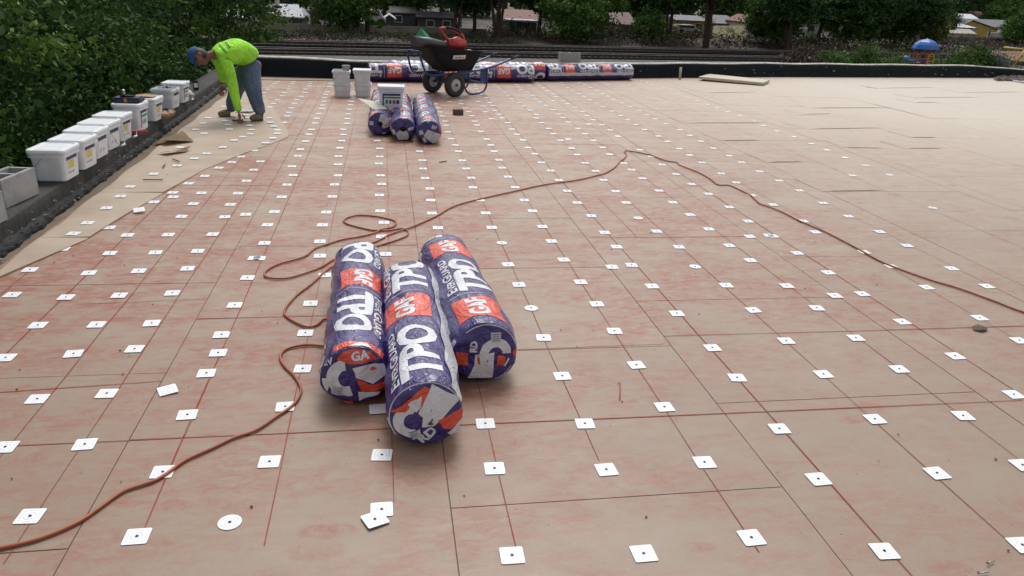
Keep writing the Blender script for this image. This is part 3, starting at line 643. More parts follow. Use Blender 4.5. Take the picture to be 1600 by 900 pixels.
# ================================================================ HOUSES AND WALLS ACROSS THE RAILWAY
HW = {k: mat('wall_' + k, c, None, .85, 1.2, .2, .02) for k, c in dict(white=(.62, .64, .66), dark=(.07, .07, .078), yellow=(.48, .33, .09), beige=(.5, .45, .36), cream=(.62, .58, .48), brown=(.16, .11, .09), green=(.35, .42, .38)).items()}
HR = {k: mat('roofing_' + k, c, None, .7, 1.5, .3, .03) for k, c in dict(grey=(.15, .155, .17), light=(.42, .45, .49), metal=(.50, .52, .57), red=(.22, .075, .06), maroon=(.11, .042, .044), black=(.05, .05, .058), white=(.72, .73, .76), tile=(.19, .070, .058), beige=(.45, .42, .36)).items()}
GLASS = mat('dark_glass', (.02, .024, .03), None, .12); TRIM = mat('white_trim', (.68, .68, .67), None, .6)
def house(px0, px1, py_r, py_e, Y, wall, roof, label, form='eave', depth=7, py_r2=None, wins=((.25, .1), (.7, .1)), name='house', cat='house', trim=None, over=.35, ridge=(0.0, 1.0)):
    """roof ridge at row py_r and eave at row py_e of the photograph, both at the house's own distance"""
    a = at(px0, py_e, Y); b = at(px1, py_e, Y); cx = (a.x + b.x) / 2; ze = (a.z + b.z) / 2; ang = math.atan2(b.z - a.z, 1) * 0
    Wd = (b.x - a.x); zr = at((px0 + px1) / 2, py_r, Y + (depth / 2 if form == 'eave' else 0)).z; zr = max(zr, ze + .35); base = -5.6
    root = empty(name, (cx, Y, base), 0, label, cat)
    bm = bmesh.new(); h = ze - base; w2 = Wd / 2 - over * .6
    box(bm, -w2, w2, .25, depth, 0, h - .06)
    if form == 'gable':
        n = bmesh.new(); v = [n.verts.new(q) for q in ((-w2, .25, h - .06), (w2, .25, h - .06), (w2 * (ridge[0]), .25, zr - base - .1))]; v2 = [n.verts.new(q.co + Vector((0, depth - .25, 0))) for q in v]
        n.faces.new(v); n.faces.new(v2[::-1]); n.faces.new((v[0], v[2], v2[2], v2[0])); n.faces.new((v[1], v2[1], v2[2], v[2])); merge(bm, n)
    wl = fin('wall', bm, HW[wall], root)
    bm = bmesh.new(); H = zr - base; th = .14
    if form == 'flat': box(bm, -Wd / 2, Wd / 2, 0, depth + .2, h, h + th + (zr - ze) * .2)
    elif form == 'gable':
        xr = w2 * ridge[0]
        for s in (-1, 1):
            n = bmesh.new(); e = Vector((s * Wd / 2, 0, h)); r = Vector((xr, 0, H))
            q = [e, r, r + Vector((0, 0, th)), e + Vector((0, 0, th))]; A = [n.verts.new(v) for v in q]; B = [n.verts.new(v + Vector((0, depth + .3, 0))) for v in q]
            n.faces.new(A); n.faces.new(B[::-1]); [n.faces.new((A[i], A[(i + 1) % 4], B[(i + 1) % 4], B[i])) for i in range(4)]; bmesh.ops.recalc_face_normals(n, faces=n.faces[:]); merge(bm, n)
    else:
        hip = Wd * .16 if form == 'hip' else 0
        lo = [(-Wd / 2, 0, h), (Wd / 2, 0, h), (Wd / 2, depth, h), (-Wd / 2, depth, h)]; hi = [(-Wd / 2 + hip, depth / 2, H), (Wd / 2 - hip, depth / 2, H)]
        n = bmesh.new(); L_ = [n.verts.new(q) for q in lo]; U = [n.verts.new(q) for q in hi]; D = [n.verts.new((q[0], q[1], q[2] - th)) for q in lo]
        n.faces.new((L_[0], L_[1], U[1], U[0])); n.faces.new((L_[2], L_[3], U[0], U[1])); n.faces.new((L_[1], L_[2], U[1])); n.faces.new((L_[3], L_[0], U[0])); [n.faces.new((D[i], D[(i + 1) % 4], L_[(i + 1) % 4], L_[i])) for i in range(4)]; n.faces.new(D[::-1]); merge(bm, n)
    rf = fin('roof', bm, HR[roof], root)
    if trim:
        bm = bmesh.new()
        if form == 'gable':
            for s in (-1, 1): tube(bm, [(s * Wd / 2, -.06, h + .08), (w2 * ridge[0], -.06, H + .08)], .07, 4)
        else: box(bm, -Wd / 2, Wd / 2, -.05, -.003, h - .16, h + .02)
        fin('trim', bm, trim, root)
    for f, s in wins:
        bm = bmesh.new(); x = -w2 + 2 * w2 * f; ww = .55; box(bm, x - ww, x + ww, .19, .247, h - 1.25, h - .35); wn = fin('window', bm, TRIM, root)
        bm = bmesh.new(); box(bm, x - ww + .08, x + ww - .08, .17, .188, h - 1.17, h - .43); fin('pane', bm, GLASS, wn)
    return root
house(330, 392, 14, 27, 103, 'dark', 'light', 'long low shed with a pale grey metal roof and dark open side, far left', 'eave', 6, wins=())
house(391, 423, 22, 24, 101, 'white', 'white', 'plain white box-like outbuilding above the concrete wall', 'flat', 5, wins=())
house(424, 474, 8, 26, 104, 'dark', 'metal', 'house with a pale shiny sheet-metal roof and dark shaded porch', 'hip', 8, wins=((.35, .1),))
house(500, 535, 8, 20, 118, 'white', 'light', 'small white-walled house half hidden behind the round dark tree', 'eave', 6)
house(528, 584, 29, 36, 101, 'brown', 'light', 'low lean-to shed with a dull grey sheet roof left of the palm', 'eave', 4, wins=())
house(598, 619, 24, 31, 100, 'dark', 'white', 'small dark shed with a white roof edge right of the palm', 'gable', 4, wins=(), trim=TRIM)
house(608, 652, 10, 20, 108, 'dark', 'black', 'dark grey house with a charcoal roof and one small window', 'eave', 8, wins=((.3, .1),))
house(650, 712, 18, 27, 106, 'dark', 'black', 'dark low house with a long charcoal roof left of the white post', 'eave', 8, wins=((.35, .1), (.8, .1)))
house(786, 842, 15, 31, 104, 'brown', 'tile', 'house with a faded red tiled roof behind the snapped tree', 'eave', 9, wins=((.6, .1),))
house(794, 842, 32, 34.5, 99, 'dark', 'light', 'open carport with a pale flat metal roof in front of the red tiled house', 'flat', 4, wins=(), name='carport', cat='carport')
house(955, 996, 19, 38, 108, 'brown', 'maroon', 'house with a steep dark maroon roof and two white vents', 'eave', 9, wins=())
house(1056, 1108, 24, 32, 104, 'yellow', 'grey', 'yellow-walled house with a dark grey roof behind the many-stemmed tree', 'eave', 9, wins=((.32, .1), (.75, .1)))
house(1118, 1158, 25, 37, 112, 'dark', 'grey', 'low house with a grey hip roof right of the many-stemmed tree', 'hip', 8, wins=())
house(1166, 1204, 26, 37, 106, 'cream', 'tile', 'cream gabled house with an orange-red roof edge', 'gable', 7, trim=HR['tile'])
house(1262, 1286, 27, 35, 104, 'white', 'white', 'small white house glimpsed between the trees right of centre', 'eave', 5, wins=((.3, .1),))
house(1476, 1528, 37, 43, 122, 'white', 'white', 'long low building with a blue-white flat roof at the right', 'eave', 8, wins=(), trim=LABEL_BLUE)
house(1474, 1527, 45, 52, 118, 'beige', 'beige', 'beige flat-roofed shed in front of the blue-white roof', 'eave', 4, wins=())
house(1492, 1568, 32, 47, 128, 'yellow', 'grey', 'yellow gabled house with white bargeboards at the right', 'gable', 14, trim=TRIM, ridge=(-.4, 1), wins=())
house(1526, 1594, 31, 42, 138, 'beige', 'grey', 'long house with a grey shingle roof behind the yellow gable', 'eave', 9, wins=())
house(1512, 1562, 18, 29, 156, 'white', 'maroon', 'house with a faded maroon roof at the far right, highest in view', 'hip', 10, wins=())
house(1503, 1532, 22, 30, 146, 'green', 'white', 'pale green building with a rounded white roof before the maroon roof', 'eave', 6, wins=())
# pale tarpaulin fence panel
a = at(1113, 51, 98); b = at(1166, 53, 98)
bm = bmesh.new(); n_ = 26; pv = None
for i in range(n_ + 1):
    t = i / n_; x = a.x + (b.x - a.x) * t; z1 = at(1115 + 45 * min(t * 1.15, 1), 40, 98).z - (1.0 * max(0, (t - .87) / .13)); q = [bm.verts.new((x, 98 + .05 * math.sin(i * 1.9), z)) for z in (-5.2, z1)]
    if pv: bm.faces.new((pv[0], q[0], q[1], pv[1]))
    pv = q
bmesh.ops.solidify(bm, geom=bm.faces[:], thickness=.06)
tag(fin('white_screen', bm, mat('pale_dappled_screen', (.72, .68, .56), (.35, .33, .25), .8, 1.1, lo=.5, hi=.62)), 'pale dappled screen wall between the trees, right of the many-stemmed tree', 'screen')
# concrete block walls
CW = mat('stained_block_wall', (.29, .255, .22), (.19, .165, .145), .9, .5, .3, .03, bscale=2)
def long_wall(tops, zb, label, m):
    P = [at(px, py, Y) for px, py, Y in tops]; root = empty('concrete_wall', (P[0].x, P[0].y, zb), 0, label, 'wall'); o = P[0].copy(); o.z = zb
    bm = bmesh.new(); posts = bmesh.new()
    for a, b in zip(P[:-1], P[1:]):
        d = (b - a); L = math.hypot(d.x, d.y); M = Matrix.Translation(Vector((a.x, a.y, 0)) - Vector((o.x, o.y, 0))) @ Matrix.Rotation(math.atan2(d.y, d.x), 4, 'Z'); k = max(1, int(L / 3.2))
        for i in range(k):
            z = a.z + d.z * (i + .5) / k - zb; box(bm, L * i / k, L * (i + 1) / k - .02, 0, .18, 0, z, M); box(posts, L * i / k - .14, L * i / k + .14, -.07, .06, 0, z + .08, M)
    fin('wall_panels', bm, m, root); fin('pilasters', posts, m, root)
long_wall([(300, 30, 94), (420, 36, 94), (560, 40, 95), (700, 43, 97), (760, 46, 98)], -5.2, 'long stained concrete block wall behind the tracks on the left', CW)
long_wall([(1440, 57, 112), (1530, 58, 114), (1600, 61, 116), (1680, 64, 118)], -5.2, 'brownish grey concrete wall at the right behind the playground', mat('brown_grey_wall', (.17, .145, .14), (.12, .1, .097), .9, .4, .3, .03, bscale=2))
p = at(1590, 84, 74); bm = bmesh.new(); vs = [bm.verts.new((p.x + x, 74 + y, z)) for x, y, z in ((3, 0, -4.1), (16, 0, -4.1), (26, 20, -3.2), (13, 20, -3.4))]; bm.faces.new(vs)
tag(fin('bare_orange_soil', bm, mat('orange_soil', (.22, .115, .05), (.14, .08, .045), .95, .5)), kind='structure')

# posts and poles
WOODP = mat('weathered_pole', (.16, .15, .14), (.1, .095, .09), .9, 2); WP = mat('white_post_paint', (.5, .52, .55), (.38, .4, .43), .6, 3)
def pole(px, pyb, pyt, Y, r, m, name, label, cat, arm=False):
    b = at(px, pyb, Y); t = at(px, pyt, Y); bm = bmesh.new(); tube(bm, [(0, 0, 0), (0, 0, (t.z - b.z) * .5), (0, 0, t.z - b.z)], [r, r * .92, r * .82], 10)
    if arm: box(bm, -1.2, 1.2, -.1, .0, t.z - b.z - .9, t.z - b.z - .75)
    o = fin(name, bm, m, None, True); o.location = b; tag(o, label, cat); return o
pole(490, 38, -60, 96, .36, WOODP, 'utility_pole', 'thick grey wooden utility pole above the concrete wall', 'utility pole', True)
pole(497, 38, -40, 97, .2, WOODP, 'utility_pole', 'thinner pole standing close beside the thick grey utility pole', 'utility pole')
pole(434, 20, -30, 112, .2, WP, 'white_post', 'slim white post behind the pale metal roof', 'post')
pole(719, 43, -10, 95, .2, WP, 'white_post', 'white post with a stub base right of the dark low house', 'post')
pole(1545, 56, 42, 116, .12, WOODP, 'short_post', 'short leaning dark post in front of the yellow gabled house', 'post')
bm = bmesh.new(); A = at(640, 17, 96); B = at(1010, 41, 100); C_ = at(1300, 38, 100); D = at(1480, 27, 98)
pts = []
for a, b, sg in ((A, B, .9), (B, C_, .5), (C_, D, .5)):
    for k in range(12): t = k / 12; pts.append(a.lerp(b, t) - Vector((0, 0, 4 * sg * t * (1 - t) * .5)))
tube(bm, pts + [D], .03, 4); tag(fin('overhead_cable', bm, mat('grey_cable', (.2, .2, .2), None, .6)), 'thin overhead cable strung across the trees beyond the tracks', 'cable')
# white van between palm and shed, car and boat
def van(px, py, Y, L, H, label, cat='van', m=None, name='parked_van'):
    p = at(px, py, Y); root = empty(name, (p.x, Y, p.z), 0, label, cat); s = L / 2
    prof = [(-s, .25 * H), (-s, .72 * H), (-s * .86, H), (s * .45, H), (s * .72, .62 * H), (s, .5 * H), (s, .25 * H)]
    bm = bmesh.new(); prism(bm, prof, 1.7, Matrix.Rotation(R_(90), 4, 'X')); bmesh.ops.bevel(bm, geom=bm.edges[:], offset=.06, segments=2, affect='EDGES'); fin('body', bm, m or HW['white'], root)
    bm = bmesh.new(); box(bm, -s * .75, s * .42, -1.73, -1.705, .64 * H, .9 * H); fin('side_window', bm, GLASS, root)
    for x in (-s * .6, s * .6):
        bm = bmesh.new(); bmesh.ops.create_cone(bm, cap_ends=True, segments=20, radius1=.24 * H, radius2=.24 * H, depth=.2, matrix=Matrix.Translation((x, -1.68, .24 * H)) @ Matrix.Rotation(R_(90), 4, 'X')); fin('wheel', bm, RUBBER, root)
van(586, 40, 99, 2.6, 1.9, 'white van parked between the palm and the small dark shed')
van(1068, 50, 98, 3.2, .95, 'pale parked car in front of the yellow house', 'car', name='parked_car')
p = at(1562, 60, 120); bm = bmesh.new(); loft(bm, [[(x, y * w_, z) for (y, z) in ((-.6, .9), (-.35, .25), (0, .0), (.35, .25), (.6, .9))] for x, w_ in ((-2.6, .15), (-1.6, .8), (0, 1), (1.8, 1), (2.4, .9))]); box(bm, -.6, .9, -.4, .4, .9, 1.35, bev=.08)
o = fin('small_boat', bm, HW['white']); o.location = (p.x, 120, p.z); tag(o, 'small white boat hull parked behind the right concrete wall', 'boat')
p = at(1312, 53, 93); bm = bmesh.new()
tube(bm, [(0, 0, 0), (.05, 0, .5)], .03, 6); tube(bm, [(-.25, 0, .45), (-.1, 0, .62), (.15, 0, .85), (.3, 0, .95)], [.06, .2, .2, .07], 10); tube(bm, [(.28, 0, .92), (.42, 0, 1.15), (.36, 0, 1.4), (.45, 0, 1.48), (.62, 0, 1.45)], [.06, .045, .04, .06, .02], 8)
o = fin('white_egret', bm, HW['white'], None, True); o.location = p; tag(o, 'white egret standing on the bank below the trees', 'bird')

# playground
def playground():
    Y = 58; c = at(1442, 90, Y); root = empty('playground_tower', (c.x, Y, -4.0), 0, 'play tower with a bright blue hexagonal canopy and orange-red posts beyond the parapet', 'playground tower')
    z = lambda py, px=1442: at(px, py, Y).z + 4.0; x = lambda px: at(px, 90, Y).x - c.x
    BL = mat('blue_canopy_plastic', (.015, .16, .55), (.01, .12, .42), .4, 2); RO = mat('orange_red_post', (.50, .07, .03), (.36, .06, .035), .45, 3); YE = mat('yellow_plastic', (.62, .42, .06), (.5, .34, .05), .45, 3); PU = mat('purple_panel', (.12, .05, .22), None, .45)
    zt, ze = z(60.5), z(76.5); rr = (x(1461) - x(1424)) / 2; cx = (x(1461) + x(1424)) / 2
    bm = bmesh.new(); rings = []
    for f, k in ((1.0, 0.), (.97, .12), (.86, .42), (.66, .70), (.42, .88), (.16, .96), (.05, 1.02)):
        rings.append([(cx + rr * f * math.cos(R_(60 * i + 12)), rr * f * math.sin(R_(60 * i + 12)), ze + (zt - ze) * k) for i in range(6)])
    loft(bm, rings); fin('canopy', bm, BL, root)
    for i in range(6):
        a = R_(60 * i + 12); bm = bmesh.new(); tube(bm, [(cx + rr * .66 * math.cos(a), rr * .66 * math.sin(a), 0), (cx + rr * .66 * math.cos(a), rr * .66 * math.sin(a), ze + .1)], .055, 8); fin('post', bm, RO, root)
    bm = bmesh.new(); bmesh.ops.create_cone(bm, cap_ends=True, segments=6, radius1=rr * .7, radius2=rr * .7, depth=.08, matrix=Matrix.Translation((cx, 0, z(99)))); fin('deck', bm, LABEL_BLUE, root)
    bm = bmesh.new(); w_ = .26; tube(bm, smooth_path([(cx + .15 - w_, -rr * .7, 0), (cx + .15 - w_, -rr * .7, z(90)), (cx + .15 - w_ * .6, -rr * .7, z(84)), (cx + .15, -rr * .7, z(82)), (cx + .15 + w_ * .6, -rr * .7, z(84)), (cx + .15 + w_, -rr * .7, z(90)), (cx + .15 + w_, -rr * .7, 0)], 4), .05, 8)
    for q in (.9, .72, .54): tube(bm, [(cx + .15 - w_, -rr * .7, z(82) * q), (cx + .15 + w_, -rr * .7, z(82) * q)], .035, 6)
    fin('climbing_ladder', bm, YE, root)
    bm = bmesh.new(); box(bm, cx - rr * .6, cx - .15, -rr * .62, -rr * .58, z(99), z(91), bev=.02); fin('panel', bm, PU, root)
    bm = bmesh.new()
    for q in (x(1411), x(1421)): tube(bm, [(q, 0, 0), (q, 0, z(84.5))], .045, 8)
    fin('side_posts', bm, RO, root)
    bm = bmesh.new(); n = bmesh.new(); bmesh.ops.create_uvsphere(n, u_segments=16, v_segments=10, radius=.27); n.transform(Matrix.Translation((x(1415), -.05, z(92))) @ Matrix.Diagonal((1.15, .8, .8, 1))); merge(bm, n)
    box(bm, x(1415), cx - rr * .6, -.2, .2, z(96), z(94)); fin('crawl_tube', bm, mat('light_blue_plastic', (.03, .3, .6), None, .4), root, True)
    bm = bmesh.new(); loft(bm, [[(cx + rr * .5 + t * .55, -rr * .5 - t * .6 + s * .2, max(.06, z(98) * (1 - t) + (.08 if k else 0))) for s, k in ((-1, 1), (-1, 0), (1, 0), (1, 1))] for t in (0, .3, .6, .85, 1.1)]); fin('slide', bm, RO, root)
playground()
Y = 52; a = at(1584, 103, Y); b = at(1601, 80, Y); bm = bmesh.new(); tube(bm, [(0, 0, a.z * 0), (b.x - a.x, 0, b.z - a.z + .1)], .07, 8); tube(bm, [((b.x - a.x) * 2.1, 0, 0), (b.x - a.x, 0, b.z - a.z + .1)], .07, 8); tube(bm, [(.15, 0, .35), (1.4, 0, .35)], .05, 8); tube(bm, [((b.x - a.x), 0, b.z - a.z + .1), (b.x - a.x + .3, 2.4, b.z - a.z + .1)], .07, 8)
for f in (0, 1):
    tube(bm, [(f * (b.x - a.x) * 2.1, 0, 0), (f * (b.x - a.x) * 2.1, 0, -2.2)], .07, 8)
o = fin('swing_frame', bm, mat('yellow_painted_steel', (.55, .36, .05), (.4, .27, .05), .5, 4)); o.location = a; tag(o, 'yellow steel swing frame at the right edge behind the parapet', 'swing frame')
# ================================================================ WRAPPED MEMBRANE ROLLS
def cut_grid(bm, axis, step):
    lo, hi = (bounds(bm)[0:2] if axis == 0 else bounds(bm)[2:4]); k = math.floor(lo / step) + 1; no = (1, 0, 0) if axis == 0 else (0, 1, 0)
    while k * step < hi:
        co = (k * step, 0, 0) if axis == 0 else (0, k * step, 0); bmesh.ops.bisect_plane(bm, geom=bm.verts[:] + bm.edges[:] + bm.faces[:], plane_co=co, plane_no=no); k += 1
def flat_rect(u0, u1, v0, v1):
    bm = bmesh.new(); bm.faces.new([bm.verts.new(q) for q in ((u0, v0, 0), (u1, v0, 0), (u1, v1, 0), (u0, v1, 0))]); return bm
def flat_poly(pts):
    bm = bmesh.new(); f = bm.faces.new([bm.verts.new((x, y, 0)) for x, y in pts]); bmesh.ops.triangulate(bm, faces=[f]); return bm
def place_text(s, h, width, u, v, bold=.0, shear=0):
    """text with its lower left corner at (u, v), capital height h, squeezed to width"""
    bm = text_bm(s, h, bold, 1.0, shear); x0, x1, y0, y1 = bounds(bm); k = width / (x1 - x0)
    for q in bm.verts: q.co = Vector((u + (q.co.x - x0) * k, v + q.co.y, 0))
    return bm
def small_caps(words, H, h, width, u, v, bold=.02):
    out = bmesh.new(); x = 0
    for i, (s, hh) in enumerate(words):
        b = text_bm(s, hh, bold); x0, x1, y0, y1 = bounds(b)
        for q in b.verts: q.co = Vector((x + q.co.x - x0, q.co.y, 0))
        x += (x1 - x0) + h * .10; merge(out, b)
    x0, x1, y0, y1 = bounds(out); k = width / (x1 - x0)
    for q in out.verts: q.co = Vector((u + (q.co.x - x0) * k, v + q.co.y, 0))
    return out
PERIOD = .875
def pattern(level_scale=1.0):
    """one period of the print: returns (white shapes, red shapes, white on red) as flat meshes with u along, v across"""
    W_ = [place_text('TPO', .162, .47, -.01, -.080, .042), small_caps((('E', .052), ('VER', .040), ('G', .052), ('UARD', .040)), .052, .040, .45, .0, .098, .026)]
    Rd = [flat_rect(.56, .785, -.085, .150)]; WR = [place_text('GAF', .090, .20, .572, -.005, .04)]
    W_.append(flat_rect(-.045, -.041, -.11, .16))
    return W_, Rd, WR
_cache = {}
def flat_cached(key, maker):
    if key not in _cache:
        out = []
        for bm in maker():
            cut_grid(bm, 1, .02); cut_grid(bm, 0, .035); me = bpy.data.meshes.new('flat'); bm.to_mesh(me); bm.free(); out.append(me)
        _cache[key] = out
    return _cache[key]
def get_pattern():
    return [flat_cached('p%d' % i, (lambda i=i: pattern()[i])) for i in range(3)]

def make_roll(name, label, cat, group, P0, P1, R, rot, u0, sgn, bands, seed, caps=None, stripe=None, sag=.0, back=True, scale=1.0):
    """P0 the end nearest the viewer, P1 the other end (floor points); rot turns the print round the roll"""
    P0 = Vector(P0); P1 = Vector(P1); d = P1 - P0; L = math.hypot(d.x, d.y)
    root = empty(name, P0, math.atan2(d.y, d.x) - math.pi / 2, label, cat, group); rg = random.Random(seed); ph = [rg.uniform(0, 6.28) for _ in range(10)]
    def rad(y, th):
        e0 = max(0, 1 - y / .055); e1 = max(0, 1 - (L - y) / .055)
        w_ = .0035 * math.sin(3 * th + ph[0] + 9 * y) + .0028 * math.sin(5 * th - 14 * y + ph[1]) + .0022 * math.sin(17 * y + 2 * th + ph[2]) + .0018 * math.sin(31 * y + ph[3] + 4 * th) + .0014 * math.sin(11 * th + 21 * y + ph[4])
        fl = -.010 * max(0, -math.cos(th)) ** 6                # flattened where it lies on the roof
        return R * (1 - .07 * e0 ** 2.2 - .09 * e1 ** 2.2) + w_ * (1.0 - .3 * (e0 + e1)) + fl + .004 * math.sin(3 * y + ph[5])
    def S(y, th, off=0.0):
        r = rad(y, th) + off; x = r * math.sin(th) + sag * math.sin(math.pi * y / L); return Vector((x, y, max(.0025 + off, R - .004 + r * math.cos(th))))
    nv, nt_ = int(L / .02), 88
    bm = bmesh.new(); vs = [[bm.verts.new(S(L * j / nv, 2 * math.pi * i / nt_)) for i in range(nt_)] for j in range(nv + 1)]
    for A, B in zip(vs[:-1], vs[1:]):
        for i in range(nt_): f = bm.faces.new((A[i], A[(i + 1) % nt_], B[(i + 1) % nt_], B[i])); f.smooth = True
    bmesh.ops.recalc_face_normals(bm, faces=bm.faces[:]); wrap = fin('plastic_wrap', bm, F_BLUE, root)
    pat = get_pattern(); nitem = 0
    for (v0, ush, flip) in bands:
        for k in range(-2, 6):
            panel = None
            for li in range(3):
                for mi_, me in enumerate(pat[li]):
                    b = bmesh.new(); b.from_mesh(me); keep = False
                    for q in b.verts:
                        u = q.co.x * scale + (k * PERIOD + ush) * scale; v = q.co.y * scale * flip + v0
                        if flip < 0: u = -u
                        y = u0 + sgn * u; th = rot - sgn * v / R; q.co = Vector((y, th, 0))
                        if .004 < y < L - .004: keep = True
                    if not keep: b.free(); continue
                    for yc, nrm in ((.006, -1), (L - .006, 1)): bmesh.ops.bisect_plane(b, geom=b.verts[:] + b.edges[:] + b.faces[:], plane_co=(yc, 0, 0), plane_no=(nrm, 0, 0), clear_outer=True)
                    for q in b.verts: q.co = S(q.co.x, q.co.y, (.0016, .0014, .0026)[li])
                    if len(b.faces) < 3: b.free(); continue
                    for f in b.faces: f.smooth = True
                    o_ = fin(('print_line' if mi_ == 2 else 'lettering', 'red_panel', 'panel_lettering')[li], b, F_RED if li == 1 else F_WHITE, (panel or wrap) if li == 2 else root)
                    if li == 1: panel = o_
    if stripe:
        b = flat_rect(.006, L - .006, 0, stripe[1]); cut_grid(b, 1, .014); cut_grid(b, 0, .02)
        for q in b.verts: q.co = S(q.co.x, rot + (stripe[0] + q.co.y + .004 * math.sin(q.co.x * 23)) / R, .0030)
        for f in b.faces: f.smooth = True
        fin('pale_seam_strip', b, F_GREY, root)
    # ends: the film folded in over the face of the roll
    for end in ((0, 1) if back else (0,)):
        def E_(x, z, off=0.0):
            rho = min(1.0, math.hypot(x, z) / (R * .95)); th = math.atan2(x, z); bulge = .022 * (1 - rho ** 3)
            fold = .0065 * rho * (1 - rho * .5) * math.sin(5 * th + ph[6] + 1.2 * math.sin(2 * th)) + .004 * math.sin(9 * th + 6 * rho + ph[7]) * rho + .005 * math.sin(x * 38 + ph[8]) * math.sin(z * 29 + ph[9])
            y = -(bulge + fold * (1 - rho ** 6)) - off
            return Vector((x + sag * 0, y if end == 0 else L - y, R - .004 + z))
        bm = bmesh.new(); rr_ = [0, .12, .25, .38, .5, .62, .72, .82, .91, .97, 1.0]; rings = []
        for f_ in rr_[1:]:
            rings.append([])
            for i in range(nt_):
                th = 2 * math.pi * i / nt_; r1 = rad(0 if end == 0 else L, th)
                q = E_(r1 * f_ * math.sin(th), r1 * f_ * math.cos(th)); 
                if f_ == 1.0: q = S(0 if end == 0 else L, th)
                rings[-1].append(bm.verts.new(q))
        c = bm.verts.new(E_(0, 0))
        for i in range(nt_): bm.faces.new((c, rings[0][i], rings[0][(i + 1) % nt_])).smooth = True
        for A, B in zip(rings[:-1], rings[1:]):
            for i in range(nt_): bm.faces.new((A[i], B[i], B[(i + 1) % nt_], A[(i + 1) % nt_])).smooth = True
        bmesh.ops.recalc_face_normals(bm, faces=bm.faces[:]); ef = fin('end_cover', bm, F_END, root)
        if end == 0 and caps:
            for m, shapes, off in caps:
                for b in shapes():
                    o_ = bmesh.new()
                    cut_grid(b, 0, .013 / R); cut_grid(b, 1, .013 / R)
                    for q in b.verts:
                        rho = math.hypot(q.co.x, q.co.y); s = R * .95 * (1 if rho < .985 else .985 / rho); q.co = E_(q.co.x * s, q.co.y * s, off)
                    merge(o_, b)
                    for f in o_.faces: f.smooth = True
                    fin('end_print', o_, m, ef)
    return root
def ring(cx, cy, r0, r1, a0, a1, n=20):
    bm = bmesh.new(); A = []
    for i in range(n + 1):
        a = R_(a0 + (a1 - a0) * i / n); A.append((bm.verts.new((cx + r0 * math.cos(a), cy + r0 * math.sin(a), 0)), bm.verts.new((cx + r1 * math.cos(a), cy + r1 * math.sin(a), 0))))
    for a, b in zip(A[:-1], A[1:]): bm.faces.new((a[0], a[1], b[1], b[0]))
    return bm
def rtext(s, h, x, y, ang, bold=.04):
    b = text_bm(s, h, bold); b.transform(Matrix.Translation((x, y, 0)) @ Matrix.Rotation(R_(ang), 4, 'Z')); return b
def dashes(x, y, ang, w_, h, rows=3):
    out = bmesh.new(); rg = random.Random(int(x * 100))
    for j in range(rows):
        u = .1 * w_
        while u < w_ * .85:
            l = w_ * rg.uniform(.08, .2); merge(out, flat_rect(u, min(u + l, w_ * .9), h * (j + .3) / rows, h * (j + .62) / rows)); u += l + w_ * .06
    out.transform(Matrix.Translation((x, y, 0)) @ Matrix.Rotation(R_(ang), 4, 'Z')); return out
capL = [(F_WHITE, lambda: [ring(-.22, .0, .26, .62, 95, 285), flat_poly([(-.05, .35), (.35, .46), (.93, .40), (.98, .02), (.55, -.22), (.05, .02), (.02, .2)]), flat_poly([(-.98, -.02), (-.82, .02), (-.78, -.3), (-.84, -.5), (-.96, -.3)]), rtext('EV', .2, -.92, .42, 12, .04)], .0018),
        (F_RED, lambda: [flat_poly([(.05, -.02), (.5, -.25), (.97, -.18), (.9, -.42), (.62, -.52), (.2, -.48)]), flat_poly([(-.4, -.86), (-.1, -.8), (-.02, -.98), (-.2, -.98)]), flat_poly([(.45, .28), (.55, .36), (.70, .28), (.56, .22)]), flat_poly([(-.52, .62), (-.3, .88), (.05, .97), (.5, .84), (.72, .58), (.2, .50), (-.1, .48)])], .0028),
        (F_WHITE, lambda: [flat_poly([(.1, -.5), (.5, -.52), (.78, -.55), (.72, -.68), (.4, -.7), (.12, -.86)]), rtext('GA', .26, -.05, .58, 8, .04)], .0036),
        (F_GREY, lambda: [flat_poly([(-.68, -.2), (-.36, -.26), (-.42, -.6), (-.72, -.52)])], .0044), (INK, lambda: [dashes(-.70, -.50, -8, .30, .28, 4)], .0050)]
capM = [(F_WHITE, lambda: [ring(-.38, -.12, .22, .50, 80, 290), flat_poly([(.15, .92), (.78, .55), (.88, .40), (.18, -.30), (-.12, -.30), (-.10, .0), (-.22, .12)]), rtext('RD', .28, -.12, -.84, 38, .05)], .0018),
        (F_RED, lambda: [flat_poly([(.30, -.10), (.62, .02), (.94, .18), (.97, -.12), (.78, -.44), (.45, -.36)]), flat_poly([(-.98, .18), (-.62, .36), (-.30, .70), (-.05, .88), (.10, .80), (-.18, .22), (-.42, .30), (-.55, .16)])], .0030),
        (F_WHITE, lambda: [flat_poly([(.55, -.52), (.74, -.38), (.98, -.12), (.90, -.36), (.80, -.44), (.84, -.58), (.66, -.62)]), flat_poly([(-.48, .38), (-.38, .5), (-.12, .64), (-.16, .3), (-.26, .16), (-.36, .2)])], .0040),
        (F_GREY, lambda: [ring(0, 0, .955, .985, 25, 215, 50)], .0022),
        (F_GREY, lambda: [flat_poly([(-.45, -.42), (-.18, -.34), (-.12, -.6), (-.36, -.68)])], .0048), (INK, lambda: [dashes(-.44, -.62, 18, .28, .22, 3), flat_poly([(.02, -.22), (.10, -.12), (.14, -.02), (.17, -.06), (.12, -.16), (.20, -.20), (.1, -.24)])], .0056)]
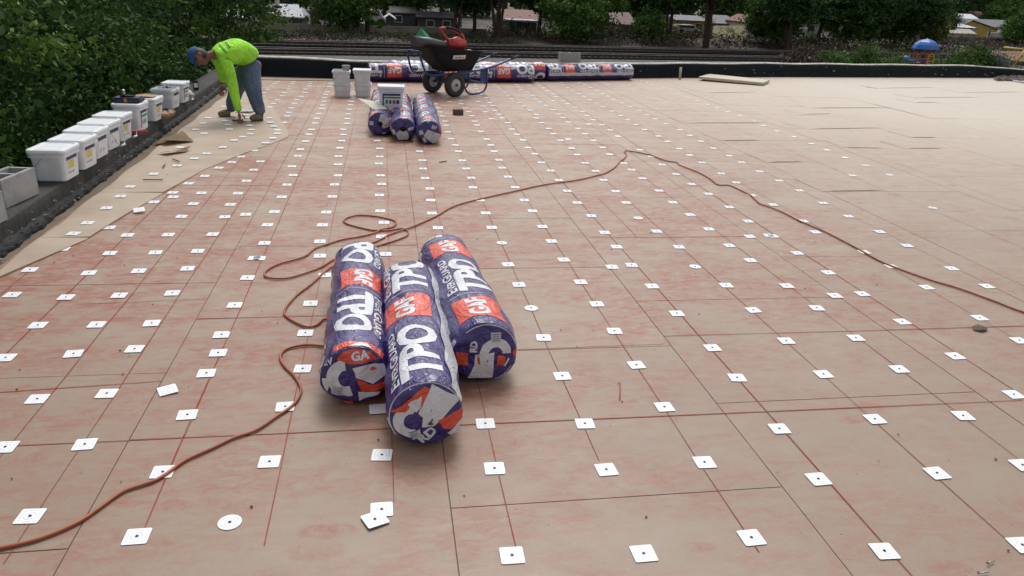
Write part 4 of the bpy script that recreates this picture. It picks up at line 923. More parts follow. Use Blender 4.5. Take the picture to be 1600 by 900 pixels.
capR = [(F_WHITE, lambda: [ring(.28, .02, .22, .50, -5, 178), flat_poly([(-.34, .03), (.24, .08), (.24, -.84), (-.55, -.80), (-.36, -.3)]), rtext('RD', .20, -.30, .10, 90, .05)], .0018),
        (F_RED, lambda: [flat_poly([(-.93, .12), (-.55, .08), (-.56, -.35), (-.84, -.32)]), flat_poly([(.36, -.02), (.62, -.12), (.56, -.42), (.34, -.38)]), flat_poly([(-.28, -.05), (-.22, -.02), (-.18, -.3), (-.26, -.28)]), flat_poly([(.84, .02), (.95, .12), (.97, -.06), (.86, -.16)])], .0030),
        (F_WHITE, lambda: [flat_poly([(.56, -.42), (.70, -.14), (.74, -.2), (.62, -.46)])], .0038),
        (F_GREY, lambda: [ring(0, 0, .945, .975, 15, 130, 40), ring(0, 0, .93, .96, 290, 330, 20), flat_poly([(.12, .72), (.44, .72), (.44, .40), (.14, .42)])], .0044), (INK, lambda: [dashes(.16, .44, 0, .26, .26, 4)], .0052)]
GF = 'three short membrane rolls lying together in front'
make_roll('wrapped_roll', 'left of the three near purple-wrapped rolls, its white TPO print reading towards the viewer', 'membrane roll', GF, (-.152, 2.85, .0), (-.172, 4.235, 0), .143, -.02, .60, -1, ((0, 0, 1), (-.30, .42, 1), (.40, .42, -1)), 1, capL)
make_roll('wrapped_roll', 'middle near roll pushed farthest forward, with a pale strip along its right side', 'membrane roll', GF, (.130, 2.505, .0), (.108, 3.845, 0), .152, -.10, .045, 1, ((0, 0, 1), (.32, .44, 1), (-.42, .2, 1)), 2, capM, stripe=(.122, .085))
make_roll('wrapped_roll', 'right of the three near rolls, lying angled, EverGuard reading up its left side', 'membrane roll', GF, (.420, 3.00, .0), (.322, 4.30, 0), .155, .22, .375, 1, ((0, 0, 1), (.30, .44, 1), (-.33, .3, 1)), 3, capR)
HOLE = mat('dark_core_hole', (.006, .006, .008), None, .9)
capA = [(F_GREY, lambda: [flat_poly([(-.9, .28), (-.55, .26), (-.55, -.08), (-.88, -.06)]), flat_poly([(.1, .9), (.45, .9), (.9, .38), (.97, -.1), (.3, -.35), (.05, .1), (-.1, .35)]), rtext('EV', .18, .2, -.85, 0, .05)], .002), (HOLE, lambda: [flat_poly([(.22 * math.cos(a * .5236) + .05, .22 * math.sin(a * .5236) + .05) for a in range(12)])], .004), (F_RED, lambda: [flat_poly([(.4, -.05), (.55, .02), (.7, -.08), (.55, -.16)])], .0035)]
capB = [(F_GREY, lambda: [flat_poly([(-.25, -.05), (.3, -.05), (.5, -.5), (.45, -.9), (-.4, -.92), (-.6, -.4)]), flat_poly([(.4, .1), (.9, .25), (.95, .0), (.5, -.15)]), flat_poly([(-.97, -.1), (-.8, .02), (-.6, -.3), (-.75, -.5)])], .002), (HOLE, lambda: [flat_poly([(.3 * math.cos(a * .5236) + .03, .2 * math.sin(a * .5236) + .02) for a in range(12)])], .004)]
capC = [(F_GREY, lambda: [flat_poly([(-.15, .25), (.95, -.15), (.7, -.7), (.3, -.93), (-.5, -.3)]), flat_poly([(-.9, .1), (-.6, .2), (-.45, -.12), (-.8, -.25)]), flat_poly([(-.6, -.5), (-.4, -.4), (-.2, -.8), (-.45, -.85)]), rtext('EV', .26, .15, .35, -14, .06)], .002), (F_RED, lambda: [flat_poly([(.1, .02), (.28, .0), (.4, -.12), (.25, -.1)]), flat_poly([(.72, .5), (.85, .4), (.96, .0), (.85, .02)])], .0035)]
GM = 'three longer membrane rolls lying together behind'
make_roll('wrapped_roll', 'left roll of the middle group, partly under the labelled bucket', 'membrane roll', GM, (-.078, 8.96, 0), (-.058, 11.35, 0), .138, -.5, .2, 1, ((0, 0, .8), (.27, .44, .8), (-.28, .25, .8)), 4, capA, scale=.62)
make_roll('wrapped_roll', 'centre roll of the middle group with an open dark core in its near end', 'membrane roll', GM, (.182, 8.66, 0), (.197, 10.85, 0), .140, .35, .1, 1, ((0, 0, .8), (.27, .3, .8), (-.28, .1, .8)), 5, capB, scale=.62)
make_roll('wrapped_roll', 'right roll of the middle group with a dark purple end and one pale flap', 'membrane roll', GM, (.472, 8.48, 0), (.498, 10.65, 0), .142, -.2, .3, 1, ((0, 0, .8), (.28, .44, .8), (-.29, .2, .8)), 6, capC, scale=.62)
GB = 'membrane rolls lying along the foot of the far parapet'
make_roll('wrapped_roll', 'front long roll along the far parapet, behind the wheelbarrow, with upside-down TPO', 'membrane roll', GB, (2.78, 14.72, 0), (-.30, 14.17, 0), .165, -.95, .86, 1, ((0, 0, 1), (-.32, .3, 1)), 7, None, scale=1.18)
make_roll('wrapped_roll', 'long roll squeezed between the front roll and the far parapet', 'membrane roll', GB, (3.05, 15.00, .03), (.05, 14.52, .05), .160, -.25, .35, 1, ((0, 0, 1), (.33, .3, 1)), 8, None, scale=1.18)
make_roll('wrapped_roll', 'short separate roll at the right end of the far row with a white lower edge', 'membrane roll', GB, (5.02, 15.62, 0), (3.10, 15.02, 0), .160, -.60, -.02, 1, ((0, 0, 1), (-.32, .3, 1)), 9, None, stripe=(-.205, .06), scale=1.0)
# ================================================================ BUCKETS
def bucket(loc, rz, label, w=.245, d=.30, h=.225, lid=True, lab='yellow', handle='front', group='white rectangular buckets on the left parapet', inner=None):
    """rectangular pail: w across, d deep, its label on the +x side"""
    root = empty('bucket', loc, rz, label, 'bucket', group)
    bm = bmesh.new(); R0 = [[(x * s, y * s, z) for x, y in rrect(w, d, .035)] for s, z in ((.86, 0), (.88, .008), (.95, h * .6), (.985, h * .8))]
    R1 = [[(x, y, z) for x, y in rrect(w + e, d + e, .04)] for e, z in ((.018, h * .80), (.020, h * .83), (.006, h * .84), (.008, h * .90), (.022, h * .905), (.022, h * .94), (.002, h * .945), (.002, h))]
    inn = [[(x, y, z) for x, y in rrect(w - .008, d - .008, .036)] for z in (h, h * .45)]
    loft(bm, R0 + R1 + (inn if not lid else []), True, True, smooth=False); fin('pail', bm, WHITE_PLASTIC, root)
    if lid:
        bm = bmesh.new(); loft(bm, [[(x, y, z) for x, y in rrect(w + e, d + e, .04)] for e, z in ((.028, h * .955), (.030, h * 1.0), (.026, h * 1.05), (.018, h * 1.07), (-.012, h * 1.075), (-.018, h * 1.045), (-.055, h * 1.04), (-.06, h * 1.06))])
        fin('lid', bm, LID_PLASTIC, root)
    wx = lambda z: w / 2 * (.86 + .125 * min(1, z / (h * .8))) + .0015
    def panel(name, y0, y1, z0, z1, m, off=0.0, parent=None):
        bm = bmesh.new(); bm.faces.new([bm.verts.new(q) for q in ((wx(z0) + off, y0, z0), (wx(z0) + off, y1, z0), (wx(z1) + off, y1, z1), (wx(z1) + off, y0, z1))]); return fin(name, bm, m, parent or root)
    yb = d * .30
    if lab:
        L = panel('label', -yb, yb, h * .12, h * .78, LABEL_W)
        if lab == 'yellow':
            panel('label_band', -yb, yb, h * .66, h * .78, PURPLE, .001, L); panel('label_patch', -yb * .75, yb * .35, h * .36, h * .62, LABEL_Y, .001, L)
            for q in range(4): panel('label_print', -yb * .8 + q * .028, -yb * .8 + q * .028 + .012, h * .2, h * .27, PURPLE if q % 2 else LABEL_RED, .001, L)
        elif lab == 'green':
            panel('label_band', -yb, yb, h * .68, h * .78, LABEL_BLUE, .001, L); panel('label_patch', -yb, yb, h * .52, h * .60, LABEL_GREEN, .001, L); panel('label_edge', -yb, -yb * .75, h * .12, h * .68, LABEL_BLUE, .0014, L)
            for q in range(3): panel('label_print', -yb * .5 + q * .04, -yb * .5 + q * .04 + .022, h * .24, h * .42, (LABEL_RED, LABEL_GREEN, PURPLE)[q], .001, L)
        else:
            panel('label_band', -yb, yb, h * .64, h * .78, INK, .001, L)
            for q in range(5): panel('label_print', -yb * .8 + q * .026, -yb * .8 + q * .026 + .010, h * (.2 + .05 * (q % 3)), h * (.30 + .06 * (q % 2)), (LABEL_RED, INK, LABEL_GREEN)[q % 3], .001, L)
    if handle:
        bm = bmesh.new(); e = w / 2 + .012; fy = d / 2 + .012
        if handle == 'front': pts = [(-w * .5, -fy + .02, h * .35), (-w * .42, -fy, h * .40), (-w * .1, -fy, h * .80)]
        elif handle == 'down': pts = [(e, -d * .42, h * .82), (e + .03, -d * .3, h * .3), (e + .045, 0, h * .12), (e + .03, d * .3, h * .3), (e, d * .42, h * .82)]
        else: pts = [(-e, 0, h * .84), (-e * .95, -.04, h * 1.04), (0, -.10, h * 1.20), (e * .95, -.04, h * 1.04), (e, 0, h * .84)]
        tube(bm, smooth_path(pts, 5), .0022, 6)
        hd = fin('wire_handle', bm, STEEL, root)
        if handle == 'down': bm = bmesh.new(); tube(bm, [(e + .043, -.035, h * .13), (e + .047, .035, h * .13)], .009, 8); fin('grip', bm, WHITE_PLASTIC, hd)
    return root
zt = .168
BK = [ # inner near corner x, y, turn, label
 (-2.385, 6.02, -2, 'yellow', 'front', True, 'nearest bucket on the parapet, right behind the cinder block, wire handle across its front'),
 (-2.380, 6.40, -3, 'yellow', None, True, 'second bucket from the cinder block, lid on, yellow patch on its label'),
 (-2.412, 6.79, -2, 'plain', None, True, 'third bucket from the cinder block, lid on, black and white label without yellow'),
 (-2.425, 7.15, -4, 'plain', 'down', True, 'fourth bucket from the cinder block, its red-printed label crossed by a hanging handle'),
 (-2.440, 7.56, -3, 'yellow', 'down', True, 'fifth bucket from the cinder block, beside the red caulk tube, yellow patch on its label'),
 (-2.430, 8.08, -2, 'green', None, True, 'bucket carrying the dark purple tool case, blue and green label'),
 (-2.440, 8.68, -2, 'yellow', None, True, 'bucket with a flattened piece of cardboard on its lid, beside the tan glove'),
 (-2.470, 9.55, -3, 'plain', 'up', False, 'open bucket with a raised wire handle and small tools on its rim'),
 (-2.465, 10.02, -3, 'green', 'down', True, 'farthest bucket on the parapet, close behind the open one'),
]
for x, y, a, lb, hd, lid, desc in BK:
    h_ = .225 if y < 8 or y > 8.3 else .255
    bucket((x - .122, y + .15, zt), R_(a), desc, lab=lb, handle=hd, lid=lid, h=h_)
# things on and by the buckets
def simple(name, bm, m, label, cat, loc=(0, 0, 0), rz=0, smooth=False, group=None):
    o = fin(name, bm, m, None, smooth); o.location = loc; o.rotation_euler = (0, 0, rz); return tag(o, label, cat, group)
root = empty('tool_case', (-2.555, 8.235, .168 + .255 * 1.065), R_(-2), 'dark purple tool case with a small orange patch lying on a lidded bucket', 'tool case')
bm = bmesh.new(); box(bm, -.135, .125, -.09, .09, .0, .052, bev=.014); fin('case_body', bm, mat('dark_purple_case', (.03, .02, .07), (.02, .015, .045), .4), root)
bm = bmesh.new(); box(bm, -.02, .01, -.094, -.091, .008, .045); fin('orange_patch', bm, mat('orange_patch', (.5, .2, .03)), root)
bm = bmesh.new(); box(bm, -.075, .055, -.04, .04, .053, .066, bev=.005); fin('case_handle', bm, BLACKPL, root)
bm = bmesh.new(); tube(bm, [(0, 0, 0), (0, 0, .03)], [.018, .014], 10); n = bmesh.new(); bmesh.ops.create_icosphere(n, subdivisions=2, radius=.019); n.transform(Matrix.Translation((0, 0, .04))); merge(bm, n)
simple('hose_nozzle', bm, STEEL, 'shiny metal knob standing on the purple tool case', 'fitting', (-2.60, 8.235, .168 + .255 * 1.065 + .066), smooth=True)
bm = bmesh.new(); n = bmesh.new(); v = [n.verts.new(q) for q in ((-.12, -.09, .002), (.02, -.1, .012), (.1, -.07, .002), (.1, .08, .006), (-.02, .1, .016), (-.11, .08, .004))]; n.faces.new(v); merge(bm, n); bmesh.ops.solidify(bm, geom=bm.faces[:], thickness=.004)
simple('cardboard_piece', bm, CARDBOARD, 'flattened brown cardboard lying on a bucket lid beside the purple tool case', 'cardboard', (-2.57, 8.83, .168 + .225 * 1.08 + .005))
bm = bmesh.new(); tube(bm, [(-.13, 0, 0), (.10, .01, 0)], .024, 14); tube(bm, [(.10, .01, 0), (.125, .011, 0)], [.02, .006], 10)
simple('caulk_tube', bm, mat('brick_red_tube', (.32, .05, .045), (.22, .035, .03), .5, 10), 'brick red tube on the parapet edge below the bucket with the tool case', 'tube', (-2.46, 7.93, zt + .026), R_(12), True)
rg = random.Random(5); bm = bmesh.new()
for k in range(7):
    n = bmesh.new(); bmesh.ops.create_icosphere(n, subdivisions=2, radius=.04)
    for v in n.verts: v.co = Vector((v.co.x * rg.uniform(.7, 1.3), v.co.y * rg.uniform(.6, 1.2), v.co.z * rg.uniform(.5, 1.0)))
    n.transform(Matrix.Translation((rg.uniform(-.05, .05), rg.uniform(-.07, .07), rg.uniform(.02, .06)))); merge(bm, n)
simple('work_glove', bm, mat('tan_leather', (.42, .28, .18), (.32, .2, .12), .85, 20, .4, .004), 'crumpled tan work glove on the parapet beside the cardboard-topped bucket', 'glove', (-2.42, 8.97, zt), smooth=True)
bm = bmesh.new(); tube(bm, [(0, 0, 0), (0, .02, .035)], .012, 8); tube(bm, [(-.05, 0, .0), (.05, .01, .008)], .005, 6); tube(bm, [(.0, 0, .03), (.0, -.03, .045)], .006, 6)
simple('hand_tools', bm, RUBBER, 'small dark tools lying across the open bucket rim', 'tools', (-2.57, 9.69, zt + .225))
bm = bmesh.new(); n = bmesh.new(); bmesh.ops.create_icosphere(n, subdivisions=3, radius=.07)
for v in n.verts: v.co = Vector((v.co.x * 1.2, v.co.y, max(0, v.co.z) * .9 + .01 * math.sin(v.co.x * 90)))
merge(bm, n); simple('white_rag', bm, mat('white_rag_cloth', (.6, .62, .63), (.48, .5, .5), .8, 14), 'crumpled pale rag on the parapet past the last bucket', 'rag', (-2.60, 10.75, zt), smooth=True)
root = empty('work_radio', (-2.60, 11.25, zt), R_(15), 'small upright black device with a pale screen on the parapet past the buckets', 'device')
bm = bmesh.new(); box(bm, -.035, .035, -.018, .018, 0, .125, bev=.008); fin('body', bm, BLACKPL, root); bm = bmesh.new(); box(bm, -.024, .024, -.0205, -.0185, .035, .095); fin('screen', bm, LABEL_W, root)

# two stacks of two buckets near the rolls, and the labelled one on the middle rolls
G2 = 'white buckets stacked in twos by the far parapet'
for x, y, nm in ((-.665, 12.2, 'left'), (-.355, 12.27, 'right')):
    bucket((x, y, .002), R_(1), 'lower bucket of the %s stack of two near the far parapet' % nm, .25, .27, .205, False, None, None, G2)
    bucket((x - .005, y, .002 + .185), R_(-1), 'upper bucket of the %s stack of two near the far parapet' % nm, .25, .27, .205, False if nm == 'left' else True, None, 'front' if nm == 'left' else None, G2)
root = empty('scraper', (-.60, 12.2, .385), R_(20), 'tool with a shiny head and wooden grip sticking out of the left upper bucket', 'tool')
bm = bmesh.new(); box(bm, -.05, .05, -.02, .02, -.12, .035); fin('grip', bm, WOOD, root); bm = bmesh.new(); box(bm, -.06, .06, -.03, .03, .036, .08, bev=.006); fin('head', bm, STEEL, root)
b_ = bucket((.062, 9.52, .262), R_(0), 'bucket resting on the middle rolls with a big blue and green label facing the viewer', .30, .26, .235, True, None, None, 'bucket on the middle rolls')
yf = -.26 / 2
def fpanel(name, x0, x1, z0, z1, m, off, parent):
    f = lambda z: -(.13 * (.86 + .125 * min(1, z / .188)) + .0015 + off); bm = bmesh.new(); bm.faces.new([bm.verts.new(q) for q in ((x0, f(z0), z0), (x1, f(z0), z0), (x1, f(z1), z1), (x0, f(z1), z1))]); return fin(name, bm, m, parent)
L = fpanel('label', -.105, .11, .02, .165, LABEL_W, 0, b_)
fpanel('label_band', -.105, .11, .14, .165, LABEL_BLUE, .001, L); fpanel('label_patch', -.09, .11, .108, .128, LABEL_GREEN, .001, L); fpanel('label_edge', -.105, -.09, .02, .14, LABEL_BLUE, .001, L)
for q, (m, a, b) in enumerate(((LABEL_GREEN, -.07, -.04), (INK, -.025, .0), (LABEL_RED, .015, .05), (PURPLE, .06, .095))): fpanel('label_print', a, b, .045, .09, m, .001, L)
bm = bmesh.new(); n = bmesh.new(); v = [n.verts.new(q) for q in ((-.20, .12, .05), (-.02, -.05, -.045), (.16, -.02, -.05), (.02, .16, .01))]; n.faces.new(v); merge(bm, n); bmesh.ops.solidify(bm, geom=bm.faces[:], thickness=.006)
simple('white_board_scrap', bm, mat('cream_sheet', (.62, .60, .48), (.52, .5, .4), .6), 'thin cream sheet leaning off the left middle roll under the labelled bucket', 'sheet', (-.14, 9.28, .315))

# ---------------------------------------------------------------- concrete blocks
def cinder(loc, rz, label, L=.395, cells=2):
    W2, H, t = .095, .19, .03; bm = bmesh.new()
    box(bm, -W2, -W2 + t, -L / 2, L / 2, 0, H, bev=.003); box(bm, W2 - t, W2, -L / 2, L / 2, 0, H, bev=.003)
    for k in range(cells + 1):
        y = -L / 2 + (L - t) * k / cells; box(bm, -W2 + t, W2 - t, y + .001, y + t - .001, .001, H - .001)
    box(bm, -W2 + t, W2 - t, -L / 2 + .02, L / 2 - .02, .01, .03)
    o = fin('concrete_block', bm, BLOCK); o.location = loc; o.rotation_euler = (0, 0, rz); return tag(o, label, 'concrete block')
a = gp(9, 327, zt); b = gp(64, 302, zt); an = math.atan2(b.y - a.y, b.x - a.x) - math.pi / 2
m_ = (a + b) / 2; nrm = Vector((-math.cos(an), -math.sin(an), 0)) * .097
cinder((m_.x + nrm.x, m_.y + nrm.y, zt), an, 'grey two-cell concrete block on the parapet in front of the first bucket')
a2 = gp(7, 342, zt); cinder((a2.x - .085, a2.y - .20, zt), an + .05, 'concrete block at the left picture edge, nearer than the two-cell block')
p = at(889.5, 97, 15.36); cinder((p.x, 15.38, .33), R_(94), 'single grey concrete block standing on the far parapet above the rolls', .42)

# ---------------------------------------------------------------- wheelbarrow
def wheelbarrow():
    root = empty('wheelbarrow', (.93, 12.66, 0), R_(33), 'black-trayed two-wheeled wheelbarrow with blue frame parked by the far rolls', 'wheelbarrow')
    wr = .188
    for s in (-1, 1):
        y = s * .30; bm = bmesh.new(); segs = 36; prof = [(.10, -.042), (.135, -.052), (.165, -.05), (.182, -.034), (.188, 0), (.182, .034), (.165, .05), (.135, .052), (.10, .042)]
        loft(bm, [[(r * math.sin(t), y + o_, wr + r * math.cos(t)) for r, o_ in prof] for t in [2 * math.pi * k / segs for k in range(segs)]], False, False, smooth=True)
        bm.verts.ensure_lookup_table(); np_ = len(prof)
        for k in range(np_ - 1): bm.faces.new((bm.verts[(segs - 1) * np_ + k], bm.verts[(segs - 1) * np_ + k + 1], bm.verts[k + 1], bm.verts[k]))
        for k in range(segs):
            t = 2 * math.pi * k / segs; c = Vector((.187 * math.sin(t), y, wr + .187 * math.cos(t))); M = Matrix.Translation(c) @ Matrix.Rotation(t, 4, 'Y'); box(bm, -.006, .006, -.036, .036, -.004, .005, M)
        wh = fin('wheel', bm, RUBBER, root)
        bm = bmesh.new()
        for sd in (-1, 1):
            n = bmesh.new(); bmesh.ops.create_cone(n, cap_ends=True, segments=32, radius1=.118, radius2=.05, depth=.03, matrix=Matrix.Translation((0, y + sd * .028, wr)) @ Matrix.Rotation(R_(-90 * sd), 4, 'X')); merge(bm, n)
        n = bmesh.new(); bmesh.ops.create_cone(n, cap_ends=True, segments=32, radius1=.122, radius2=.122, depth=.06, matrix=Matrix.Translation((0, y, wr)) @ Matrix.Rotation(R_(90), 4, 'X')); merge(bm, n)
        fin('rim', bm, WHEELW, wh)
        bm = bmesh.new(); tube(bm, [(0, y - .06, wr), (0, y + .06, wr)], .022, 14); fin('hub', bm, SCREW_DARK, wh)
    bm = bmesh.new(); tube(bm, [(0, -.3, wr), (0, .3, wr)], .012, 8)
    for s in (-1, 1): tube(bm, [(0, s * .2, wr), (.0, s * .2, .36)], .016, 8); tube(bm, [(0, s * .2, wr), (.14, s * .2, .38)], .012, 8)
    fin('axle_frame', bm, BLUEST, root)
    bm = bmesh.new()                                    # tray: wide shallow hopper, nose end to -x
    lo = [(-.07 + x * .0, y, .36) for x, y in ()]
    def ringat(x0, x1, hw, z, r, tilt=0.0): return [(x + (x0 + x1) / 2, y, z - tilt * (x)) for x, y in rrect(x1 - x0, hw * 2, r)]
    outer = [ringat(-.10, .45, .20, .385, .07), ringat(-.13, .48, .22, .42, .08), ringat(-.36, .55, .29, .60, .10, .05), ringat(-.49, .60, .33, .715, .12, .08), ringat(-.515, .625, .345, .735, .12, .08), ringat(-.515, .625, .345, .722, .12, .08)]
    inner = [ringat(-.49, .60, .32, .715, .12, .08), ringat(-.35, .54, .28, .60, .10, .05), ringat(-.09, .44, .19, .40, .07)]
    loft(bm, outer[:-1] + inner, smooth=True); fin('tray', bm, BLACKPL, root)
    for s in (-1, 1):
        bm = bmesh.new(); y = s * .24
        tube(bm, smooth_path([(-.56, y * .7, .70), (-.58, y * .7, .62), (-.50, y * .8, .40), (-.40, y * .9, .345), (-.1, y, .35), (.4, y, .375), (.9, y * 1.1, .46), (1.36, y * 1.15, .60)], 4), .0165, 8); hn = fin('handle', bm, BLUEST, root)
        bm = bmesh.new(); tube(bm, [(1.22, y * 1.135, .557), (1.38, y * 1.155, .606)], .021, 10); fin('grip', bm, RUBBER, hn)
        bm = bmesh.new(); tube(bm, smooth_path([(.16, y, .36), (.20, y, .22), (.30, y, .06), (.38, y, .018), (.52, y, .018), (.66, y, .05), (.72, y, .16), (.72, y, .42)], 4), .016, 8); fin('leg', bm, BLUEST, root)
        bm = bmesh.new(); box(bm, .58, .70, y - .004, y + .004, .20, .40); fin('leg_gusset', bm, BLUEST, root)
    bm = bmesh.new(); tube(bm, [(.72, -.24, .17), (.72, .24, .17)], .012, 8); tube(bm, [(-.56, -.17, .69), (-.56, .17, .69)], .018, 8); fin('cross_bar', bm, BLUEST, root)
    # sticker on the side facing the viewer
    p0 = Vector((-.05, -.300, .615)); up = Vector((0, -.040, .115)).normalized(); bm = bmesh.new(); ux = Vector((1, 0, 0))
    nm_ = ux.cross(up); q = [p0 + nm_ * .012 + ux * a + up * b for a, b in ((0, -.03), (.25, -.03), (.25, .035), (0, .035))]
    bm.faces.new([bm.verts.new(v) for v in q]); st = fin('sticker', bm, LABEL_W, root)
    b = text_bm('Jackson', .034, .02, 1, .35); x0, x1, y0, y1 = bounds(b); Mx = Matrix((( ux.x, up.x, nm_.x, p0.x), (ux.y, up.y, nm_.y, p0.y), (ux.z, up.z, nm_.z, p0.z), (0, 0, 0, 1)))
    for v in b.verts: v.co = Mx @ Vector((.02 + (v.co.x - x0) * .21 / (x1 - x0), -.016 + v.co.y, .014))
    fin('sticker_lettering', b, INK, st)
    return root
wheelbarrow()
WB = Matrix.Translation((.93, 12.66, 0)) @ Matrix.Rotation(R_(33), 4, 'Z')
def wloc(x, y, z): return WB @ Vector((x, y, z))
root = empty('leaf_blower', wloc(-.56, -.12, .80), R_(33), 'red and black leaf blower laid over the wheelbarrow tray with its tube forward', 'leaf blower')
bm = bmesh.new(); tube(bm, [(-.12, 0, .055), (.2, .0, .03), (.48, .02, -.02), (.62, .03, -.03)], [.074, .070, .058, .055], 18); fin('blower_tube', bm, mat('dark_grey_tube', (.05, .055, .065), (.08, .085, .095), .4, 5), root)
bm = bmesh.new(); box(bm, .55, .88, -.10, .12, -.10, .08, bev=.035); n = bmesh.new(); bmesh.ops.create_uvsphere(n, u_segments=18, v_segments=12, radius=.11); n.transform(Matrix.Translation((.74, .01, .0)) @ Matrix.Diagonal((1.35, .95, 1, 1))); merge(bm, n); fin('engine_housing', bm, REDPL, root, True)
bm = bmesh.new(); tube(bm, smooth_path([(.56, 0, .05), (.46, 0, .14), (.40, 0, .23), (.56, 0, .235), (.72, 0, .19), (.84, 0, .12), (.88, 0, .03)], 4), .023, 8); hd = fin('handle', bm, REDPL, root)
bm = bmesh.new(); tube(bm, smooth_path([(.50, 0, .245), (.66, 0, .225), (.80, 0, .165)], 4), .027, 10); fin('grip', bm, BLACKPL, hd)
bm = bmesh.new(); box(bm, .50, .60, -.06, .06, -.11, -.06); fin('blue_part', bm, LABEL_BLUE, root)
bm = bmesh.new(); vs = [bm.verts.new(q) for q in ((-.16, -.05, -.08), (.17, .0, -.06), (.12, .06, .05), (-.02, .04, .17), (-.12, .0, .06), (.02, -.08, .02))]
for f in ((0, 1, 5), (5, 1, 2), (5, 2, 3), (0, 5, 4), (4, 5, 3)): bm.faces.new([vs[i] for i in f])
simple('green_bag', bm, GREENCL, 'peaked green cloth bag behind the leaf blower tube in the wheelbarrow', 'bag', wloc(-.32, .12, .86), R_(20))
bm = bmesh.new(); box(bm, -.2, .2, -.1, .1, 0, .05, bev=.02); simple('grey_bundle', bm, mat('dull_grey_cloth', (.2, .2, .21), (.14, .14, .15), .9, 9), 'dull grey folded bundle behind the leaf blower engine', 'bundle', wloc(.10, .12, .76), R_(25))
bm = bmesh.new(); box(bm, -.04, .04, -.03, .03, 0, .04, bev=.01); simple('white_cup', bm, LABEL_W, 'small white lump inside the right end of the wheelbarrow tray', 'cup', wloc(.48, -.05, .66), 0)

# ---------------------------------------------------------------- cord
SA = [(-1.6, 1.98), (-1.35, 2.03), (-1.2, 2.064), (-1.1, 2.097), (-1.008, 2.17), (-.938, 2.292), (-.908, 2.328), (-.835, 2.368), (-.799, 2.413), (-.755, 2.488), (-.679, 2.555), (-.609, 2.623), (-.533, 2.671), (-.471, 2.761), (-.416, 2.842), (-.391, 2.925), (-.394, 3.008), (-.432, 3.111), (-.485, 3.207), (-.515, 3.293), (-.512, 3.359), (-.478, 3.405), (-.404, 3.428), (-.327, 3.409), (-.28, 3.40), (-.24, 3.50), (-.28, 3.66), (-.341, 3.735), (-.377, 3.659), (-.424, 3.638), (-.487, 3.697), (-.541, 3.774), (-.561, 3.834), (-.553, 3.938), (-.517, 4.084), (-.459, 4.228), (-.37, 4.50), (-.262, 4.70), (-.117, 4.888), (.011, 5.007), (.111, 5.118), (.14, 5.206), (.129, 5.282), (.083, 5.314), (-.009, 5.27), (-.124, 5.287), (-.264, 5.398), (-.313, 5.462), (-.33, 5.527), (-.296, 5.61), (-.226, 5.661), (-.119, 5.642), (-.032, 5.591), (.039, 5.523), (.058, 5.457), (.033, 5.362), (-.032, 5.301), (-.1, 5.211), (-.21, 5.126), (-.317, 5.071), (-.417, 4.964), (-.487, 4.886), (-.542, 4.723), (-.668, 4.607), (-.732, 4.507), (-.746, 4.419), (-.711, 4.354), (-.617, 4.339), (-.53, 4.399), (-.426, 4.517), (-.356, 4.656), (-.262, 4.814), (-.169, 4.93), (-.076, 5.037), (-.01, 5.15), (.059, 5.235), (.153, 5.328), (.359, 5.621), (.475, 5.834), (.592, 5.986), (.83, 6.187), (1.082, 6.38), (1.421, 6.636), (1.766, 6.813), (2.004, 6.998), (2.132, 7.109), (2.305, 7.366), (2.442, 7.641), (2.54, 7.803), (2.631, 8.004), (2.672, 8.213), (2.769, 8.183), (2.904, 8.018), (2.987, 7.726), (3.085, 7.636), (3.067, 7.512), (3.139, 7.193), (3.153, 6.894), (3.134, 6.665), (3.242, 6.642), (3.273, 6.426), (3.284, 6.289), (3.259, 6.134), (3.236, 5.986), (3.268, 5.904), (3.314, 5.706), (3.329, 5.465), (3.386, 5.173), (3.408, 4.772), (3.414, 4.47), (3.523, 4.145), (3.624, 3.97), (3.705, 3.735), (3.752, 3.586), (3.95, 3.2), (4.2, 2.7)]
pts = smooth_path([(x, y, .0085) for x, y in SA], 4); seen = []
for i, p in enumerate(pts):
    z = p.z
    for j in range(0, max(0, i - 30)):
        if (p.x - pts[j].x) ** 2 + (p.y - pts[j].y) ** 2 < .02 ** 2: z = .020
    pts[i] = Vector((p.x, p.y, z))
for k in range(3): pts = [pts[0]] + [Vector((pts[i].x, pts[i].y, (pts[i - 1].z + pts[i].z * 2 + pts[i + 1].z) / 4)) for i in range(1, len(pts) - 1)] + [pts[-1]]
bm = bmesh.new(); tube(bm, pts, .0062, 8); tag(fin('extension_cord', bm, CORD), 'brown-orange extension cord snaking and looping over the boards round the near rolls', 'extension cord')

# ---------------------------------------------------------------- cover boards along the left parapet
edge = [(-2.30, 3.9), (-2.21, 4.43), (-1.98, 5.13), (-1.90, 5.75), (-1.80, 6.35), (-1.66, 7.18), (-1.42, 7.9), (-1.22, 8.42), (-1.10, 8.77), (-1.12, 9.1), (-1.21, 9.45), (-1.38, 10.2), (-1.55, 10.92), (-1.70, 11.6), (-1.95, 12.4), (-2.2, 13.1)]
def edge_x(y):
    for (a, b), (c, d) in zip(edge[:-1], edge[1:]):
        if b <= y <= d: return a + (c - a) * (y - b) / (d - b)
    return edge[-1][0] if y > 13 else edge[0][0]
cb = [(3.95, 5.16, 'nearest pale cover board along the left parapet, tapering to a point towards the viewer'), (5.165, 6.33, 'second pale cover board from the viewer along the left parapet, holding the loose tilted plate'),
      (6.335, 7.78, 'third pale cover board along the left parapet, with a small stick lying on it'), (7.785, 9.25, 'pale cover board below the middle buckets, where its edge swings widest'), (9.255, 11.0, 'cover board under the worker\'s feet'), (11.005, 13.05, 'farthest cover board beyond the worker, narrowing towards the corner')]
